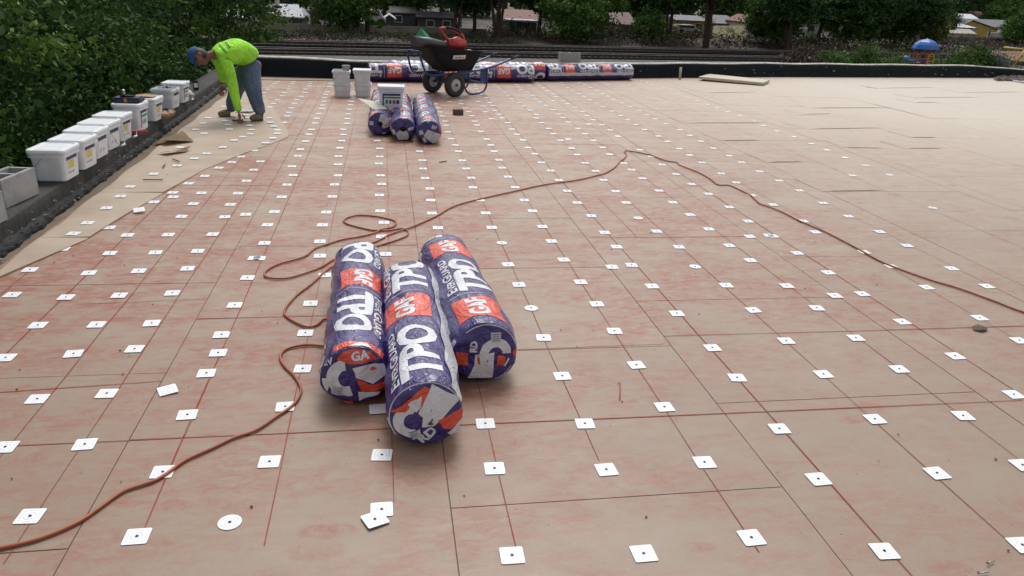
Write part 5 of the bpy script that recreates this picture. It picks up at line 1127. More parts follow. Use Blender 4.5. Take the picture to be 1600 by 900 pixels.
CBM = mat('fresh_cover_board', (.42, .335, .255), (.34, .26, .195), .6, 3, .15, .004)
for k, (y0, y1, lab) in enumerate(cb):
    bm = bmesh.new(); n_ = 24; T = []; B = []
    for i in range(n_ + 1):
        y = y0 + (y1 - y0) * i / n_; xa = -2.21 - .012 * y + .012 * math.sin(y * 6); xb = max(edge_x(y), xa + .004); row = []; lift = .004 * math.sin(math.pi * i / n_ * 1.3 + k)
        for j in range(5): f = j / 4; row.append((xa + (xb - xa) * f, y + .03 * f * 0, .0085 + lift * f * f))
        T.append([bm.verts.new(q) for q in row]); B.append([bm.verts.new((q[0], q[1], .0025)) for q in row])
    for i in range(n_):
        for j in range(4): bm.faces.new((T[i][j], T[i][j + 1], T[i + 1][j + 1], T[i + 1][j]))
        bm.faces.new((T[i][4], B[i][4], B[i + 1][4], T[i + 1][4]))
    for j in range(4): bm.faces.new((B[0][j], B[0][j + 1], T[0][j + 1], T[0][j])); bm.faces.new((T[n_][j], T[n_][j + 1], B[n_][j + 1], B[n_][j]))
    bmesh.ops.recalc_face_normals(bm, faces=bm.faces[:]); tag(fin('cover_board', bm, CBM), lab, 'board', 'cover boards along the left parapet')
def on_cover(x, y): return 3.95 < y < 13.0 and x < edge_x(y) - .03
bm = bmesh.new(); prism(bm, [(-2.30, 13.95), (-1.3, 14.02), (-.6, 14.12), (-.2, 14.33), (-2.30, 14.36)], .012); tag(fin('cover_board', bm, CBM), 'narrow pale cover board in the far left corner against the black parapet', 'board')

# loose stacked board by the far parapet
bm = bmesh.new(); z = .02; q = [gp(1091, 126, 0), gp(1192, 134, 0), gp(1202, 129.5, 0), gp(1108, 121.5, 0)]
T = [bm.verts.new((v.x, v.y, .085 - .02 * (i in (1, 2)))) for i, v in enumerate(q)]; B = [bm.verts.new((v.x, v.y, .035 - .02 * (i in (1, 2)))) for i, v in enumerate(q)]
bm.faces.new(T); bm.faces.new(B[::-1]); [bm.faces.new((B[i], B[(i + 1) % 4], T[(i + 1) % 4], T[i])) for i in range(4)]; bmesh.ops.recalc_face_normals(bm, faces=bm.faces[:]); 
tag(fin('loose_board', bm, mat('cream_board', (.55, .50, .40), (.48, .43, .34), .7, 2)), 'loose thick cream board lying at the foot of the far parapet', 'board')
bm = bmesh.new(); q2 = [v.lerp((q[0] + q[2]) / 2, .12) for v in q]; a_ = [bm.verts.new((v.x, v.y, .006)) for v in q2]; b2 = [bm.verts.new((v.x, v.y, .030 - .02 * (i in (1, 2)))) for i, v in enumerate(q2)]; bm.faces.new(a_[::-1]); bm.faces.new(b2); [bm.faces.new((a_[i], a_[(i + 1) % 4], b2[(i + 1) % 4], b2[i])) for i in range(4)]
tag(fin('support_batten', bm, GAP), 'dark packing under the loose cream board', 'batten')
# lifted board edges at the right, drawn as the real raised lips of the boards
def lip(px0, py0, px1, py1, h=.0075):
    a, b = gp(px0, py0), gp(px1, py1); d = (b - a).normalized(); s = Vector((-d.y, d.x, 0)); s = s if s.y > 0 else -s; L = (b - a).length
    bm = bmesh.new(); n_ = 12; T = []
    for i in range(n_ + 1):
        t = i / n_; p_ = a.lerp(b, t); hh = h * min(1, math.sin(math.pi * min(1, t * 1.0)) * 1.6 + .15); T.append([bm.verts.new((p_.x, p_.y, .001)), bm.verts.new((p_.x + s.x * .004, p_.y + s.y * .004, hh)), bm.verts.new((p_.x + s.x * .5, p_.y + s.y * .5, .0035))])
    for A, B in zip(T[:-1], T[1:]):
        f = bm.faces.new((A[0], B[0], B[1], A[1])); f.material_index = 1; bm.faces.new((A[1], B[1], B[2], A[2]))
    return bm
bm_all = bmesh.new()
for c in [(1265, 169, 1387, 168.5), (1353, 160, 1455, 185), (1352, 136, 1372, 138.5), (1372, 138, 1462, 137), (1428, 153, 1534, 152), (1500, 144.5, 1594, 144), (1430, 160.5, 1464, 160), (1262, 202, 1378, 200), (1424, 215, 1464, 215), (1256, 179, 1301, 178), (1070, 192.5, 1200, 192), (1125, 220, 1190, 219.5), (1100, 145.5, 1184, 144), (1318, 231, 1382, 232), (1416, 232.5, 1472, 232), (1286, 299.5, 1380, 298), (1200, 254, 1256, 253)]:
    b = lip(*c); me = bpy.data.meshes.new('t'); b.to_mesh(me); b.free(); bm_all.from_mesh(me); bpy.data.meshes.remove(me)
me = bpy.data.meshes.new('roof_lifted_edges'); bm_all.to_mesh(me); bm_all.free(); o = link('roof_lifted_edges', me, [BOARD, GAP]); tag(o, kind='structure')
at_ = me.color_attributes.new('tint', 'FLOAT_COLOR', 'CORNER')
for d_ in at_.data: d_.color = (.5, .5, .5, 1)
# ================================================================ PERSON bending over
def skin(name, chains, m, parent=None, sub=2, noise_=0.0):
    """chains: lists of (point, radius, radius2); chains meet where they share a point"""
    verts = []; rad = []; edges = []; idx = {}
    for ch in chains:
        prev = None
        for it in ch:
            p = tuple(round(c, 4) for c in it[0])
            if p not in idx: idx[p] = len(verts); verts.append(p); rad.append((it[1], it[2] if len(it) > 2 else it[1]))
            if prev is not None: edges.append((prev, idx[p]))
            prev = idx[p]
    me = bpy.data.meshes.new(name); me.from_pydata(verts, edges, []); o = bpy.data.objects.new('t', me); col.objects.link(o)
    md = o.modifiers.new('s', 'SKIN'); md.use_smooth_shade = True
    for i, r in enumerate(rad): me.skin_vertices[0].data[i].radius = r
    me.skin_vertices[0].data[0].use_root = True
    o.modifiers.new('d', 'SUBSURF').levels = sub; o.modifiers['d'].render_levels = sub
    bpy.context.view_layer.update(); r = bpy.data.meshes.new_from_object(o.evaluated_get(bpy.context.evaluated_depsgraph_get())); r.name = name
    bpy.data.objects.remove(o); bpy.data.meshes.remove(me)
    if noise_:
        for v in r.vertices: c = v.co; v.co = c + v.normal * noise_ * (math.sin(c.x * 31 + c.z * 17) + math.sin(c.z * 47 + c.y * 23) * .6)
    return link(name, r, m, parent, True)
def person():
    O = Vector((-1.72, 9.9, 0)); root = empty('person', O, 0, 'man in neon yellow shirt, faded jeans and blue cap bending down to the boards', 'person')
    Q = lambda px, py, Y: at(px, py, Y) - O
    pel = Q(393, 101, 9.97); wai = Q(386, 86.5, 9.94); mid = Q(369, 78, 9.86); che = Q(350, 79.5, 9.74); nb = Q(337, 85, 9.68); nk = Q(328, 86, 9.64); hd = Q(317, 90, 9.60)
    sN = Q(352, 93, 9.56); eN = Q(364, 136, 9.56); wN = Q(373.5, 176, 9.62); sF = Q(342, 90, 9.86); eF = Q(349, 118, 9.94); wF = Q(347, 133, 9.92)
    hN = Q(391, 110, 9.90); kN = Q(397, 146, 9.80); aN = Q(408, 181, 9.86); hF = Q(383, 110, 10.06); kF = Q(367, 145, 10.08); aF = Q(360, 176, 10.13)
    body = skin('body', [[(pel, .12), (wai, .12), (mid, .13), (che, .12), (nb, .06), (nk, .05), (hd, .05)], [(che, .12), (sN, .05), (eN, .038), (wN, .028)], [(che, .12), (sF, .05), (eF, .038), (wF, .028)], [(pel, .12), (hN, .08), (kN, .055), (aN, .04)], [(pel, .12), (hF, .08), (kF, .055), (aF, .04)]], SKIN, root)
    skin('jeans', [[(wai.lerp(pel, .4), .15, .15), (pel, .165, .15), (hN, .125), (hN.lerp(kN, .5), .118), (kN, .098), (kN.lerp(aN, .5), .088), (aN.lerp(kN, .06), .080)], [(pel, .165, .15), (hF, .12), (hF.lerp(kF, .5), .112), (kF, .092), (kF.lerp(aF, .5), .080), (aF.lerp(kF, .06), .070)]], JEANS, root, 2, .003)
    sh = skin('shirt', [[(pel.lerp(wai, .35), .168, .158), (wai, .178, .165), (mid, .185, .180), (che, .165, .165), (nb, .088)], [(che, .165, .165), (sN, .090), (sN.lerp(eN, .5), .078), (eN, .066), (eN.lerp(wN, .55), .054), (wN.lerp(eN, .04), .044)], [(che, .165, .165), (sF, .088), (eF, .062), (wF.lerp(eF, .15), .045)]], SHIRT, root, 2, .0022)
    # boots
    for a, toe, heel in ((aN, Q(391, 190.5, 9.74), Q(414, 187, 9.86)), (aF, Q(341, 183, 10.02), Q(364, 182, 10.12))):
        t = Vector((toe.x, toe.y, .035)); h = Vector((heel.x, heel.y, .045)); an = Vector((a.x, a.y, .11)); md = t.lerp(h, .5); md.z = .055
        skin('boot', [[(h, .046, .045), (md, .045, .05), (t, .044, .034)], [(h, .046, .045), (h.lerp(an, .7) + Vector((0, 0, .02)), .05), (an + Vector((0, 0, .03)), .052)]], BOOT, root)
    # hands: palm, four fingers and a thumb each
    def hand(w_, d, side, curl, nm='hand'):
        d = d.normalized(); s = d.cross(side).normalized(); n_ = s.cross(d).normalized(); ch = [[(w_, .026, .02), (w_ + d * .045, .036, .018), (w_ + d * .08, .038, .017)]]
        b = skin(nm, ch, SKIN, body)
        for k, L in enumerate((.062, .072, .068, .052)):
            o_ = w_ + d * .075 + s * (-.028 + .0185 * k); p1 = o_ + (d * .9 + n_ * .25 * curl).normalized() * L * .5; p2 = p1 + (d * .6 + n_ * .8 * curl).normalized() * L * .32; p3 = p2 + (d * .2 + n_ * curl).normalized() * L * .28
            skin('finger', [[(o_, .0095), (p1, .009), (p2, .0082), (p3, .0068)]], SKIN, b, 1)
        o_ = w_ + d * .025 - s * .03; p1 = o_ + (d * .5 - s * .7 + n_ * .3).normalized() * .035; p2 = p1 + (d * .8 - s * .1 + n_ * .5).normalized() * .032; skin('thumb', [[(o_, .012), (p1, .0105), (p2, .0085)]], SKIN, b, 1)
    hand(wN, Vector((.05, 0, -1)), Vector((0, -1, .1)), 1.0); hand(wF, Vector((-.15, -.2, -1)), Vector((0, -1, 0)), 1.0)
    # head: crown towards the left, face turned down
    U = Vector((-.93, -.12, .28)).normalized(); F = Vector((-.22, -.42, -.88)); F = (F - U * F.dot(U)).normalized(); S_ = U.cross(F)
    c = hd + U * .045; M = Matrix(((S_.x, F.x, U.x, c.x), (S_.y, F.y, U.y, c.y), (S_.z, F.z, U.z, c.z), (0, 0, 0, 1)))
    bm = bmesh.new(); bmesh.ops.create_uvsphere(bm, u_segments=32, v_segments=24, radius=1)
    for v in bm.verts:
        x, y, z = v.co; w_ = .074 * (1 - .22 * max(0, -z) ** 1.5); y2 = y * (.094 if y < 0 else .086) + (.012 * max(0, -z) if y > 0 else 0); z2 = z * .118
        if y > .6: y2 += .022 * math.exp(-((x / .16) ** 2 + ((z + .08) / .22) ** 2)) + .008 * math.exp(-((x / .3) ** 2 + ((z + .52) / .10) ** 2)) - .007 * (math.exp(-(((abs(x) - .36) / .16) ** 2 + ((z - .10) / .12) ** 2)))
        v.co = Vector((x * w_, y2, z2))
    for f in bm.faces: f.smooth = True
    bm.transform(M); head = fin('head', bm, SKIN, body)
    for s in (-1, 1):
        bm = bmesh.new(); bmesh.ops.create_uvsphere(bm, u_segments=12, v_segments=8, radius=.009, matrix=M @ Matrix.Translation((s * .027, .082, .012))); fin('eye', bm, LABEL_W, head, True)
        bm = bmesh.new(); bmesh.ops.create_uvsphere(bm, u_segments=14, v_segments=10, radius=1, matrix=M @ Matrix.Translation((s * .073, -.008, -.008)) @ Matrix.Diagonal((.010, .018, .031, 1))); fin('ear', bm, SKIN, head, True)
    bm = bmesh.new(); bmesh.ops.create_uvsphere(bm, u_segments=24, v_segments=16, radius=1)
    bmesh.ops.delete(bm, geom=[v for v in bm.verts if v.co.y > .25 or v.co.z < -.75], context='VERTS'); bm.transform(M @ Matrix.Diagonal((.079, .100, .119, 1))); fin('hair', bm, HAIR, head, True)
    bm = bmesh.new(); bmesh.ops.create_uvsphere(bm, u_segments=28, v_segments=18, radius=1); bmesh.ops.delete(bm, geom=[v for v in bm.verts if v.co.z < .02], context='VERTS')
    bm.transform(M @ Matrix.Translation((0, .0, .018)) @ Matrix.Rotation(R_(-8), 4, 'X') @ Matrix.Diagonal((.086, .106, .116, 1)))
    n = bmesh.new(); A = []
    for i in range(13):
        a = R_(-62 + 124 * i / 12); A.append([n.verts.new(q) for q in ((.080 * math.sin(a), .095 * math.cos(a) + .004, .024), (.088 * math.sin(a), .100 * math.cos(a) + .075 * math.cos(a * 1.2), .010), (.088 * math.sin(a), .100 * math.cos(a) + .075 * math.cos(a * 1.2), .004), (.080 * math.sin(a), .095 * math.cos(a), .018))])
    for a, b in zip(A[:-1], A[1:]):
        for k in range(4): n.faces.new((a[k], a[(k + 1) % 4], b[(k + 1) % 4], b[k]))
    bmesh.ops.recalc_face_normals(n, faces=n.faces[:]); n.transform(M); merge(bm, n); 
    for f in bm.faces: f.smooth = True
    fin('cap', bm, CAP, head)
    # faded print on the back of the shirt
    bpy.context.view_layer.update(); bm = bmesh.new(); E0 = Vector((0, 0, CZ)) - O; rg = random.Random(3)
    def hit(px, py):
        ok, loc, nr, _ = sh.ray_cast(E0, ray(px, py).normalized()); return loc + nr * .003 if ok else None
    for (x0, y0, x1, y1, n_, sz) in ((337, 63, 353.5, 82.5, 9, 1.5), (348, 61, 359.5, 75.5, 6, 1.9), (342, 59.5, 352, 66, 4, .9)):
        dx, dy = (x1 - x0) / n_, (y1 - y0) / n_; ln = math.hypot(dx, dy); ux, uy = dx / ln, dy / ln
        for i in range(n_):
            if n_ == 9 and i < 3 and rg.random() < .4: continue
            a = sz * (.6 + .5 * i / n_); cx, cy = x0 + dx * (i + .5), y0 + dy * (i + .5); cs = [hit(cx + ux * s * ln * .36 + uy * t * a, cy + uy * s * ln * .36 - ux * t * a) for s, t in ((-1, -1), (1, -1), (1, 1), (-1, 1))]
            if all(q is not None for q in cs): bm.faces.new([bm.verts.new(q) for q in cs])
    fin('back_print', bm, mat('faded_green_ink', (.03, .16, .07), (.10, .32, .07), .8, 30), sh)
person()

# ================================================================ FASTENING PLATES
GROOVE_SHADE = mat('plate_groove_shade', (.52, .55, .60), (.6, .63, .68), .5, 40)  # grey colour stands in for shading along the embossed rings and bars
def plate_mesh(round_=False):
    bm = bmesh.new(); out = [(38.5 * math.cos(R_(a)), 38.5 * math.sin(a * math.pi / 180)) for a in range(0, 360, 15)] if round_ else rrect(76, 76, 6, 3)
    k = .001; rs = [(1.0, 0.0), (1.0, .6), (.985, 1.0), (.93, 1.0), (.90, .7), (.885, .7)]
    rings = [[bm.verts.new((x * s * k, y * s * k, z * k)) for x, y in out] for s, z in rs]; n_ = len(out)
    for A, B in zip(rings[:-1], rings[1:]):
        for i in range(n_): bm.faces.new((A[i], A[(i + 1) % n_], B[(i + 1) % n_], B[i]))
    bm.faces.new(rings[-1])
    def annulus(r0, r1, a0, a1, z0, z1, mi, st=15):
        prev = None; 
        for a in range(a0, a1 + 1, st):
            c, s = math.cos(R_(a)), math.sin(R_(a)); q = [bm.verts.new((r * c * k, r * s * k, z * k)) for r, z in ((r0, z0), ((r0 + r1) / 2, z1), (r1, z0))]
            if prev:
                for i in (0, 1): bm.faces.new((prev[i], prev[i + 1], q[i + 1], q[i])).material_index = mi
            prev = q
    annulus(16.5, 19, 0, 360, .75, 1.3, 1); annulus(7, 11, 0, 360, .75, 1.6, 0); annulus(4.6, 6.2, 0, 360, .8, .75, 1)
    for q in range(4):
        if round_: annulus(26, 28, q * 90 + 10, q * 90 + 70, 1.0, 1.6, 1, 10)
        else:
            a = R_(q * 90); c, s = math.cos(a), math.sin(a)
            for (x0, y0, x1, y1) in ((-15, 26, 15, 28.3), (20, 20, 28, 22.2), (25.8, 22.2, 28, 28)):
                v = [bm.verts.new(((x * c - y * s) * k, (x * s + y * c) * k, 1.0 * k)) for x, y in ((x0, y0), (x1, y0), (x1, y1), (x0, y1))]; bm.faces.new(v).material_index = 1
    me = bpy.data.meshes.new('plate'); bm.to_mesh(me); bm.free(); me.materials.append(WHITE_PLATE); me.materials.append(GROOVE_SHADE); return me
PM, PMR = plate_mesh(), plate_mesh(True)
bm = bmesh.new(); n = bmesh.new(); bmesh.ops.create_cone(n, cap_ends=True, segments=12, radius1=.0052, radius2=.0042, depth=.0022, matrix=Matrix.Translation((0, 0, .0022))); merge(bm, n); bmesh.ops.create_cone(bm, cap_ends=True, segments=6, radius1=.0016, radius2=.0016, depth=.0006, matrix=Matrix.Translation((0, 0, .0036)))
SM = bpy.data.meshes.new('screw'); bm.to_mesh(SM); bm.free(); SM.materials.append(SCREW_DARK)
bm = bmesh.new(); q = rrect(.076, .076, .006, 1); loft(bm, [[(x, y, 0) for x, y in q], [(x, y, .0015) for x, y in q]]); PL = bpy.data.meshes.new('plate_plain'); bm.to_mesh(PL); bm.free(); PL.materials.append(WHITE_PLATE)
PLATES = [
 (-2.094, 8.109), (-1.681, 8.142), (-1.352, 8.039), (-1.775, 7.822), (-1.433, 7.741), (-1.841, 7.591), (-1.475, 7.487), (-1.923, 7.280), (-1.549, 7.247), (-2.040, 6.949),
 (-1.607, 6.924), (-1.228, 7.173), (-1.683, 6.651), (-1.224, 6.751), (-2.105, 6.498), (-1.736, 6.347), (-1.510, 6.334), (-1.223, 6.326), (-2.087, 6.190), (-1.700, 6.212),
 (-1.805, 6.059), (-1.501, 6.008), (-1.222, 5.985), (-2.084, 5.853), (-1.508, 5.659), (-1.201, 5.648), (-1.061, 5.710), (-2.089, 5.475), (-1.923, 5.394), (-2.096, 5.231),
 (-1.753, 5.220), (-1.492, 5.222), (-1.203, 5.227), (-2.058, 4.938), (-1.749, 4.848), (-1.478, 4.852), (-1.225, 4.873), (-0.849, 4.721), (-2.102, 4.561), (-1.755, 4.494),
 (-1.485, 4.518), (-1.214, 4.548), (-0.836, 4.375), (-1.290, 8.394), (-0.900, 8.130), (-0.498, 8.221), (-0.078, 8.220), (-0.892, 7.798), (-0.492, 7.802), (-0.076, 7.807),
 (0.344, 8.093), (-1.218, 7.533), (-0.899, 7.330), (-0.475, 7.429), (-0.082, 7.479), (0.355, 7.651), (0.765, 7.662), (1.152, 7.702), (-0.850, 6.975), (-0.450, 6.973),
 (-0.063, 6.983), (0.345, 7.278), (0.767, 7.293), (1.136, 7.340), (-0.864, 6.621), (-0.461, 6.633), (-0.053, 6.658), (0.346, 6.887), (0.777, 6.910), (1.135, 6.963),
 (-0.859, 6.218), (-0.455, 6.230), (-0.070, 6.279), (0.367, 6.505), (0.754, 6.550), (-0.862, 5.782), (-0.473, 5.767), (-0.061, 5.800), (0.353, 6.118), (0.767, 6.120),
 (-0.867, 5.442), (-0.477, 5.433), (-0.032, 5.491), (0.341, 5.735), (0.768, 5.737), (-0.829, 5.025), (-0.466, 5.051), (-0.049, 5.151), (0.362, 5.348), (0.765, 5.350),
 (-0.820, 4.720), (-0.444, 4.754), (-0.022, 4.775), (-0.388, 4.399), (0.766, 4.545), (0.760, 8.456), (1.168, 8.482), (0.765, 8.116), (1.160, 8.138), (1.140, 6.561),
 (1.579, 8.363), (2.085, 8.357), (2.473, 8.426), (1.594, 8.027), (2.066, 8.009), (2.447, 8.045), (2.888, 8.314), (3.404, 8.408), (3.849, 8.462), (1.587, 7.598),
 (2.051, 7.594), (2.475, 7.604), (2.885, 7.543), (3.389, 8.051), (3.861, 8.040), (3.382, 7.671), (3.859, 7.707), (1.607, 7.230), (2.069, 7.231), (2.468, 7.300),
 (2.878, 7.116), (3.382, 7.158), (3.856, 7.265), (1.606, 6.841), (2.050, 6.857), (2.463, 6.931), (2.886, 6.710), (3.375, 6.782), (1.594, 6.436), (2.045, 6.430),
 (2.468, 6.458), (2.902, 6.348), (1.148, 6.126), (1.593, 6.046), (2.028, 6.047), (2.455, 6.058), (2.907, 5.904), (3.308, 6.300), (1.158, 5.794), (1.614, 5.654),
 (2.462, 5.679), (2.886, 5.488), (1.156, 5.368), (1.604, 5.212), (2.021, 5.235), (2.462, 5.284), (2.711, 5.094), (1.154, 5.017), (1.598, 4.881), (2.059, 4.864),
 (2.454, 4.886), (1.156, 4.624), (2.467, 4.569), (1.448, 4.474), (1.591, 4.505), (1.171, 4.216), (0.778, 4.189), (1.605, 4.126), (2.089, 4.117), (2.899, 7.950),
 (2.878, 5.114), (5.325, 8.830), (5.312, 8.443), (5.291, 8.013), (5.287, 7.595), (4.828, 7.113), (5.286, 7.154), (3.868, 6.870), (3.878, 6.480), (3.866, 6.039),
 (3.859, 5.621), (3.865, 5.192), (3.863, 4.847), (3.356, 5.981), (3.369, 5.487), (3.310, 5.191), (2.903, 5.098), (2.891, 4.706), (2.901, 4.311), (3.421, 4.711),
 (3.433, 4.408), (2.485, 4.090), (3.421, 4.021), (3.859, 4.353), (3.860, 4.020), (-2.036, 4.170), (-1.746, 4.119), (-1.479, 4.133), (-1.206, 4.152), (-0.837, 3.960),
 (-1.746, 3.753), (-1.469, 3.744), (-1.207, 3.745), (-0.835, 3.584), (-1.745, 3.397), (-1.463, 3.418), (-1.205, 3.450), (-0.812, 3.380), (-0.824, 3.178), (-1.195, 3.025),
 (-1.457, 3.000), (-0.825, 2.822), (-0.435, 3.963), (-0.427, 3.578), (-0.403, 3.190), (-0.442, 2.854), (-0.046, 2.842), (0.381, 2.650), (1.182, 3.867), (1.609, 3.707),
 (2.084, 3.728), (0.784, 3.443), (1.181, 3.499), (1.637, 3.267), (0.791, 3.028), (1.179, 3.111), (1.627, 2.948), (1.181, 2.716), (0.796, 2.614), (2.714, 3.917),
 (2.911, 3.936), (2.490, 3.736), (2.895, 3.517), (3.414, 3.540), (2.075, 3.320), (2.486, 3.329), (2.898, 3.085), (3.411, 3.235), (2.074, 2.949), (2.497, 2.970),
 (2.898, 2.686), (2.080, 2.539), (2.506, 2.531), (1.613, 2.503), (-1.429, 2.644), (-1.151, 2.637), (-0.820, 2.430), (-1.177, 2.221), (-0.810, 2.084), (-0.453, 2.459),
 (-0.040, 2.464), (0.377, 2.338), (-0.040, 2.140), (0.370, 1.871), (0.798, 2.290), (1.195, 2.300), (0.795, 1.834), (1.184, 1.869), (1.591, 2.154), (2.086, 2.144),
 (1.602, 1.759), (2.479, 2.160), (2.102, 1.735), (-2.167, 10.843), (-2.106, 10.514), (-1.784, 10.178), (-1.721, 9.970), (-2.186, 9.913), (-1.948, 9.740), (-2.167, 9.537),
 (-1.869, 9.457), (-1.614, 9.438), (-2.162, 9.110), (-1.799, 9.168), (-1.552, 9.153), (-2.021, 8.890), (-1.524, 8.892), (-2.155, 8.636), (-1.579, 8.712), (-1.634, 8.516),
 (-2.187, 14.320), (-2.107, 14.437), (-2.007, 14.004), (-1.804, 14.191), (-1.530, 14.375), (-1.284, 14.531), (-1.832, 13.733), (-1.849, 13.477), (-1.858, 13.179), (-1.849, 12.740),
 (-1.856, 12.335), (-1.835, 11.993), (-2.107, 13.455), (-1.577, 13.811), (-1.571, 13.534), (-1.562, 13.207), (-1.541, 12.817), (-1.559, 12.397), (-1.554, 12.040), (-1.571, 11.618),
 (-1.578, 11.263), (-1.578, 10.872), (-1.302, 14.197), (-1.288, 13.839), (-1.283, 13.583), (-1.265, 13.297), (-1.284, 12.875), (-1.262, 12.477), (-1.274, 12.035), (-1.303, 11.693),
 (-1.300, 11.319), (-1.296, 10.889), (-1.280, 10.511), (-1.270, 10.212), (-1.259, 9.736), (-0.953, 13.696), (-0.935, 13.268), (-0.926, 12.641), (-0.929, 12.324), (-0.918, 11.981),
 (-0.905, 11.591), (-0.897, 11.209), (-0.885, 10.894), (-0.889, 10.458), (-0.888, 10.080), (-0.880, 9.722), (-0.888, 9.285), (-0.888, 8.972), (-0.886, 8.564), (-0.482, 11.991),
 (-0.511, 11.626), (-0.506, 11.287), (-0.511, 10.871), (-0.510, 10.464), (-0.502, 10.098), (-0.489, 9.750), (-0.518, 9.323), (-0.497, 8.984), (-0.498, 8.614), (-1.464, 9.986),
 (-1.411, 9.669), (-1.334, 9.405), (-1.263, 9.163), (-1.236, 8.949), (-1.250, 8.666), (-0.108, 8.646), (0.299, 13.821), (0.965, 11.815), (1.157, 11.989), (1.131, 11.633),
 (0.735, 11.575), (0.746, 11.163), (1.147, 11.216), (0.748, 10.790), (1.167, 10.892), (0.762, 10.440), (1.171, 10.521), (0.770, 10.036), (1.160, 10.077), (0.753, 9.733),
 (1.156, 9.784), (0.739, 9.261), (1.158, 9.335), (0.743, 8.822), (1.167, 8.833), (1.973, 14.106), (1.984, 13.787), (1.994, 13.493), (2.016, 13.088), (2.021, 12.713),
 (2.005, 12.308), (1.570, 13.488), (1.579, 13.051), (1.580, 12.696), (1.604, 12.371), (1.420, 11.918), (1.592, 11.833), (1.435, 11.442), (1.598, 11.537), (1.570, 11.046),
 (1.409, 10.894), (1.577, 10.693), (1.579, 10.380), (1.415, 10.303), (1.597, 10.004), (1.576, 9.527), (1.616, 14.056), (1.588, 13.777), (1.166, 13.139), (1.173, 13.541),
 (2.396, 14.180), (2.384, 13.922), (2.358, 13.485), (2.427, 13.162), (2.446, 12.726), (2.411, 12.345), (2.423, 12.008), (2.453, 11.657), (2.471, 11.223), (2.470, 10.821),
 (2.465, 10.513), (2.463, 10.149), (2.475, 9.660), (2.474, 9.282), (2.474, 8.853), (2.885, 14.597), (2.846, 14.224), (2.641, 14.171), (2.843, 13.864), (2.832, 13.444),
 (2.864, 13.024), (2.832, 12.694), (2.679, 12.206), (2.850, 12.241), (2.849, 11.881), (2.882, 11.521), (2.902, 11.125), (2.877, 10.727), (2.872, 10.369), (2.711, 10.010),
 (2.891, 9.971), (2.893, 9.581), (2.867, 9.146), (3.367, 14.723), (3.344, 14.373), (3.321, 13.945), (3.340, 13.614), (3.340, 13.147), (3.344, 12.798), (3.351, 12.419),
 (3.365, 12.043), (3.364, 11.627), (3.382, 11.201), (3.393, 10.794), (3.387, 10.417), (3.388, 10.039), (3.754, 14.805), (3.787, 14.487), (3.778, 14.022), (3.805, 13.634),
 (3.798, 13.227), (3.794, 12.882), (3.776, 12.485), (3.814, 12.100), (3.831, 11.700), (3.863, 11.356), (4.303, 14.922), (4.269, 14.623), (4.738, 14.975), (4.755, 14.723),
 (2.066, 11.886), (2.074, 11.539), (2.102, 11.137), (2.120, 10.730), (2.061, 10.420), (2.063, 10.045), (2.072, 9.618), (2.059, 9.253), (2.057, 8.828), (2.171, 8.907),
 (1.584, 9.167), (1.598, 8.810), (5.239, 15.457), (5.257, 15.163), (5.244, 14.810), (5.279, 14.264), (5.294, 13.828), (5.259, 13.406), (5.284, 12.987), (5.322, 12.601),
 (5.324, 12.168), (5.324, 11.776), (5.322, 11.382), (5.373, 11.025), (5.360, 10.559), (5.327, 10.151), (3.844, 10.905), (3.847, 10.549), (3.858, 10.143), (3.892, 9.682),
 (3.871, 9.279), (3.868, 8.895), (3.388, 9.660), (3.420, 9.200), (3.418, 8.854), (5.316, 9.716), (5.344, 9.304),
]
prng = random.Random(99)
def near_roll(x, y):
    return (-.31 < x < .0 and 2.8 < y < 4.3) or (-.02 < x < .28 and 2.5 < y < 3.9) or (.2 < x < .58 and 3.0 < y < 4.4)
def plate(x, y, ang, label, group, me=None, z=None, tilt=(0, 0), screw=True, cat='plate', dirty=False):
    o = bpy.data.objects.new('fastening_plate', me or PM); col.objects.link(o); zz = (.0128 if on_cover(x, y) else .0026) if z is None else z
    o.location = (x, y, zz); o.rotation_euler = (tilt[0], tilt[1], ang); tag(o, label, cat, group)
    if screw: s = bpy.data.objects.new('screw', SM); col.objects.link(s); s.parent = o
    return o
def region(x, y):
    if on_cover(x, y): return 'square plate on the pale cover boards along the left parapet', 'square plates on the cover boards'
    dep = 'in the foreground' if y < 3.2 else 'level with the near rolls' if y < 4.6 else 'past the near rolls' if y < 8.4 else 'beyond the middle rolls'
    if x < -1.0: c = 'leftmost rows'
    elif x < -.2: c = 'rows left of the rolls'
    elif x < 1.43: c = 'rows just behind or right of the rolls'
    elif x < 2.9: c = 'rows right of the long middle joint'
    elif x < 4.2: c = 'right-hand rows'
    else: c = 'farthest right row'
    return 'square screwed plate %s, %s' % (dep, c), 'square plates %s, %s' % (dep, c)
PLATES.sort(key=lambda p: p[0] ** 2 + p[1] ** 2)
small = bmesh.new()
for i, (x, y) in enumerate(PLATES):
    if near_roll(x, y): continue
    ang = prng.gauss(0, .045)
    if i < 292:
        lb, gr = region(x, y); plate(x, y, ang, lb, gr, PM if y < 8 else PL, screw=y < 8)
    else:
        z0 = .0128 if on_cover(x, y) else .0028
        M = Matrix.Translation((x, y, z0)) @ Matrix.Rotation(ang, 4, 'Z'); b = bmesh.new(); b.from_mesh(PL); b.transform(M); merge(small, b)
tag(fin('distant_fastening_plates', small, WHITE_PLATE), 'many far-off white square plates in rows towards the far parapet', 'plates', kind='stuff')
RP = 'round white plates scattered among the square ones'
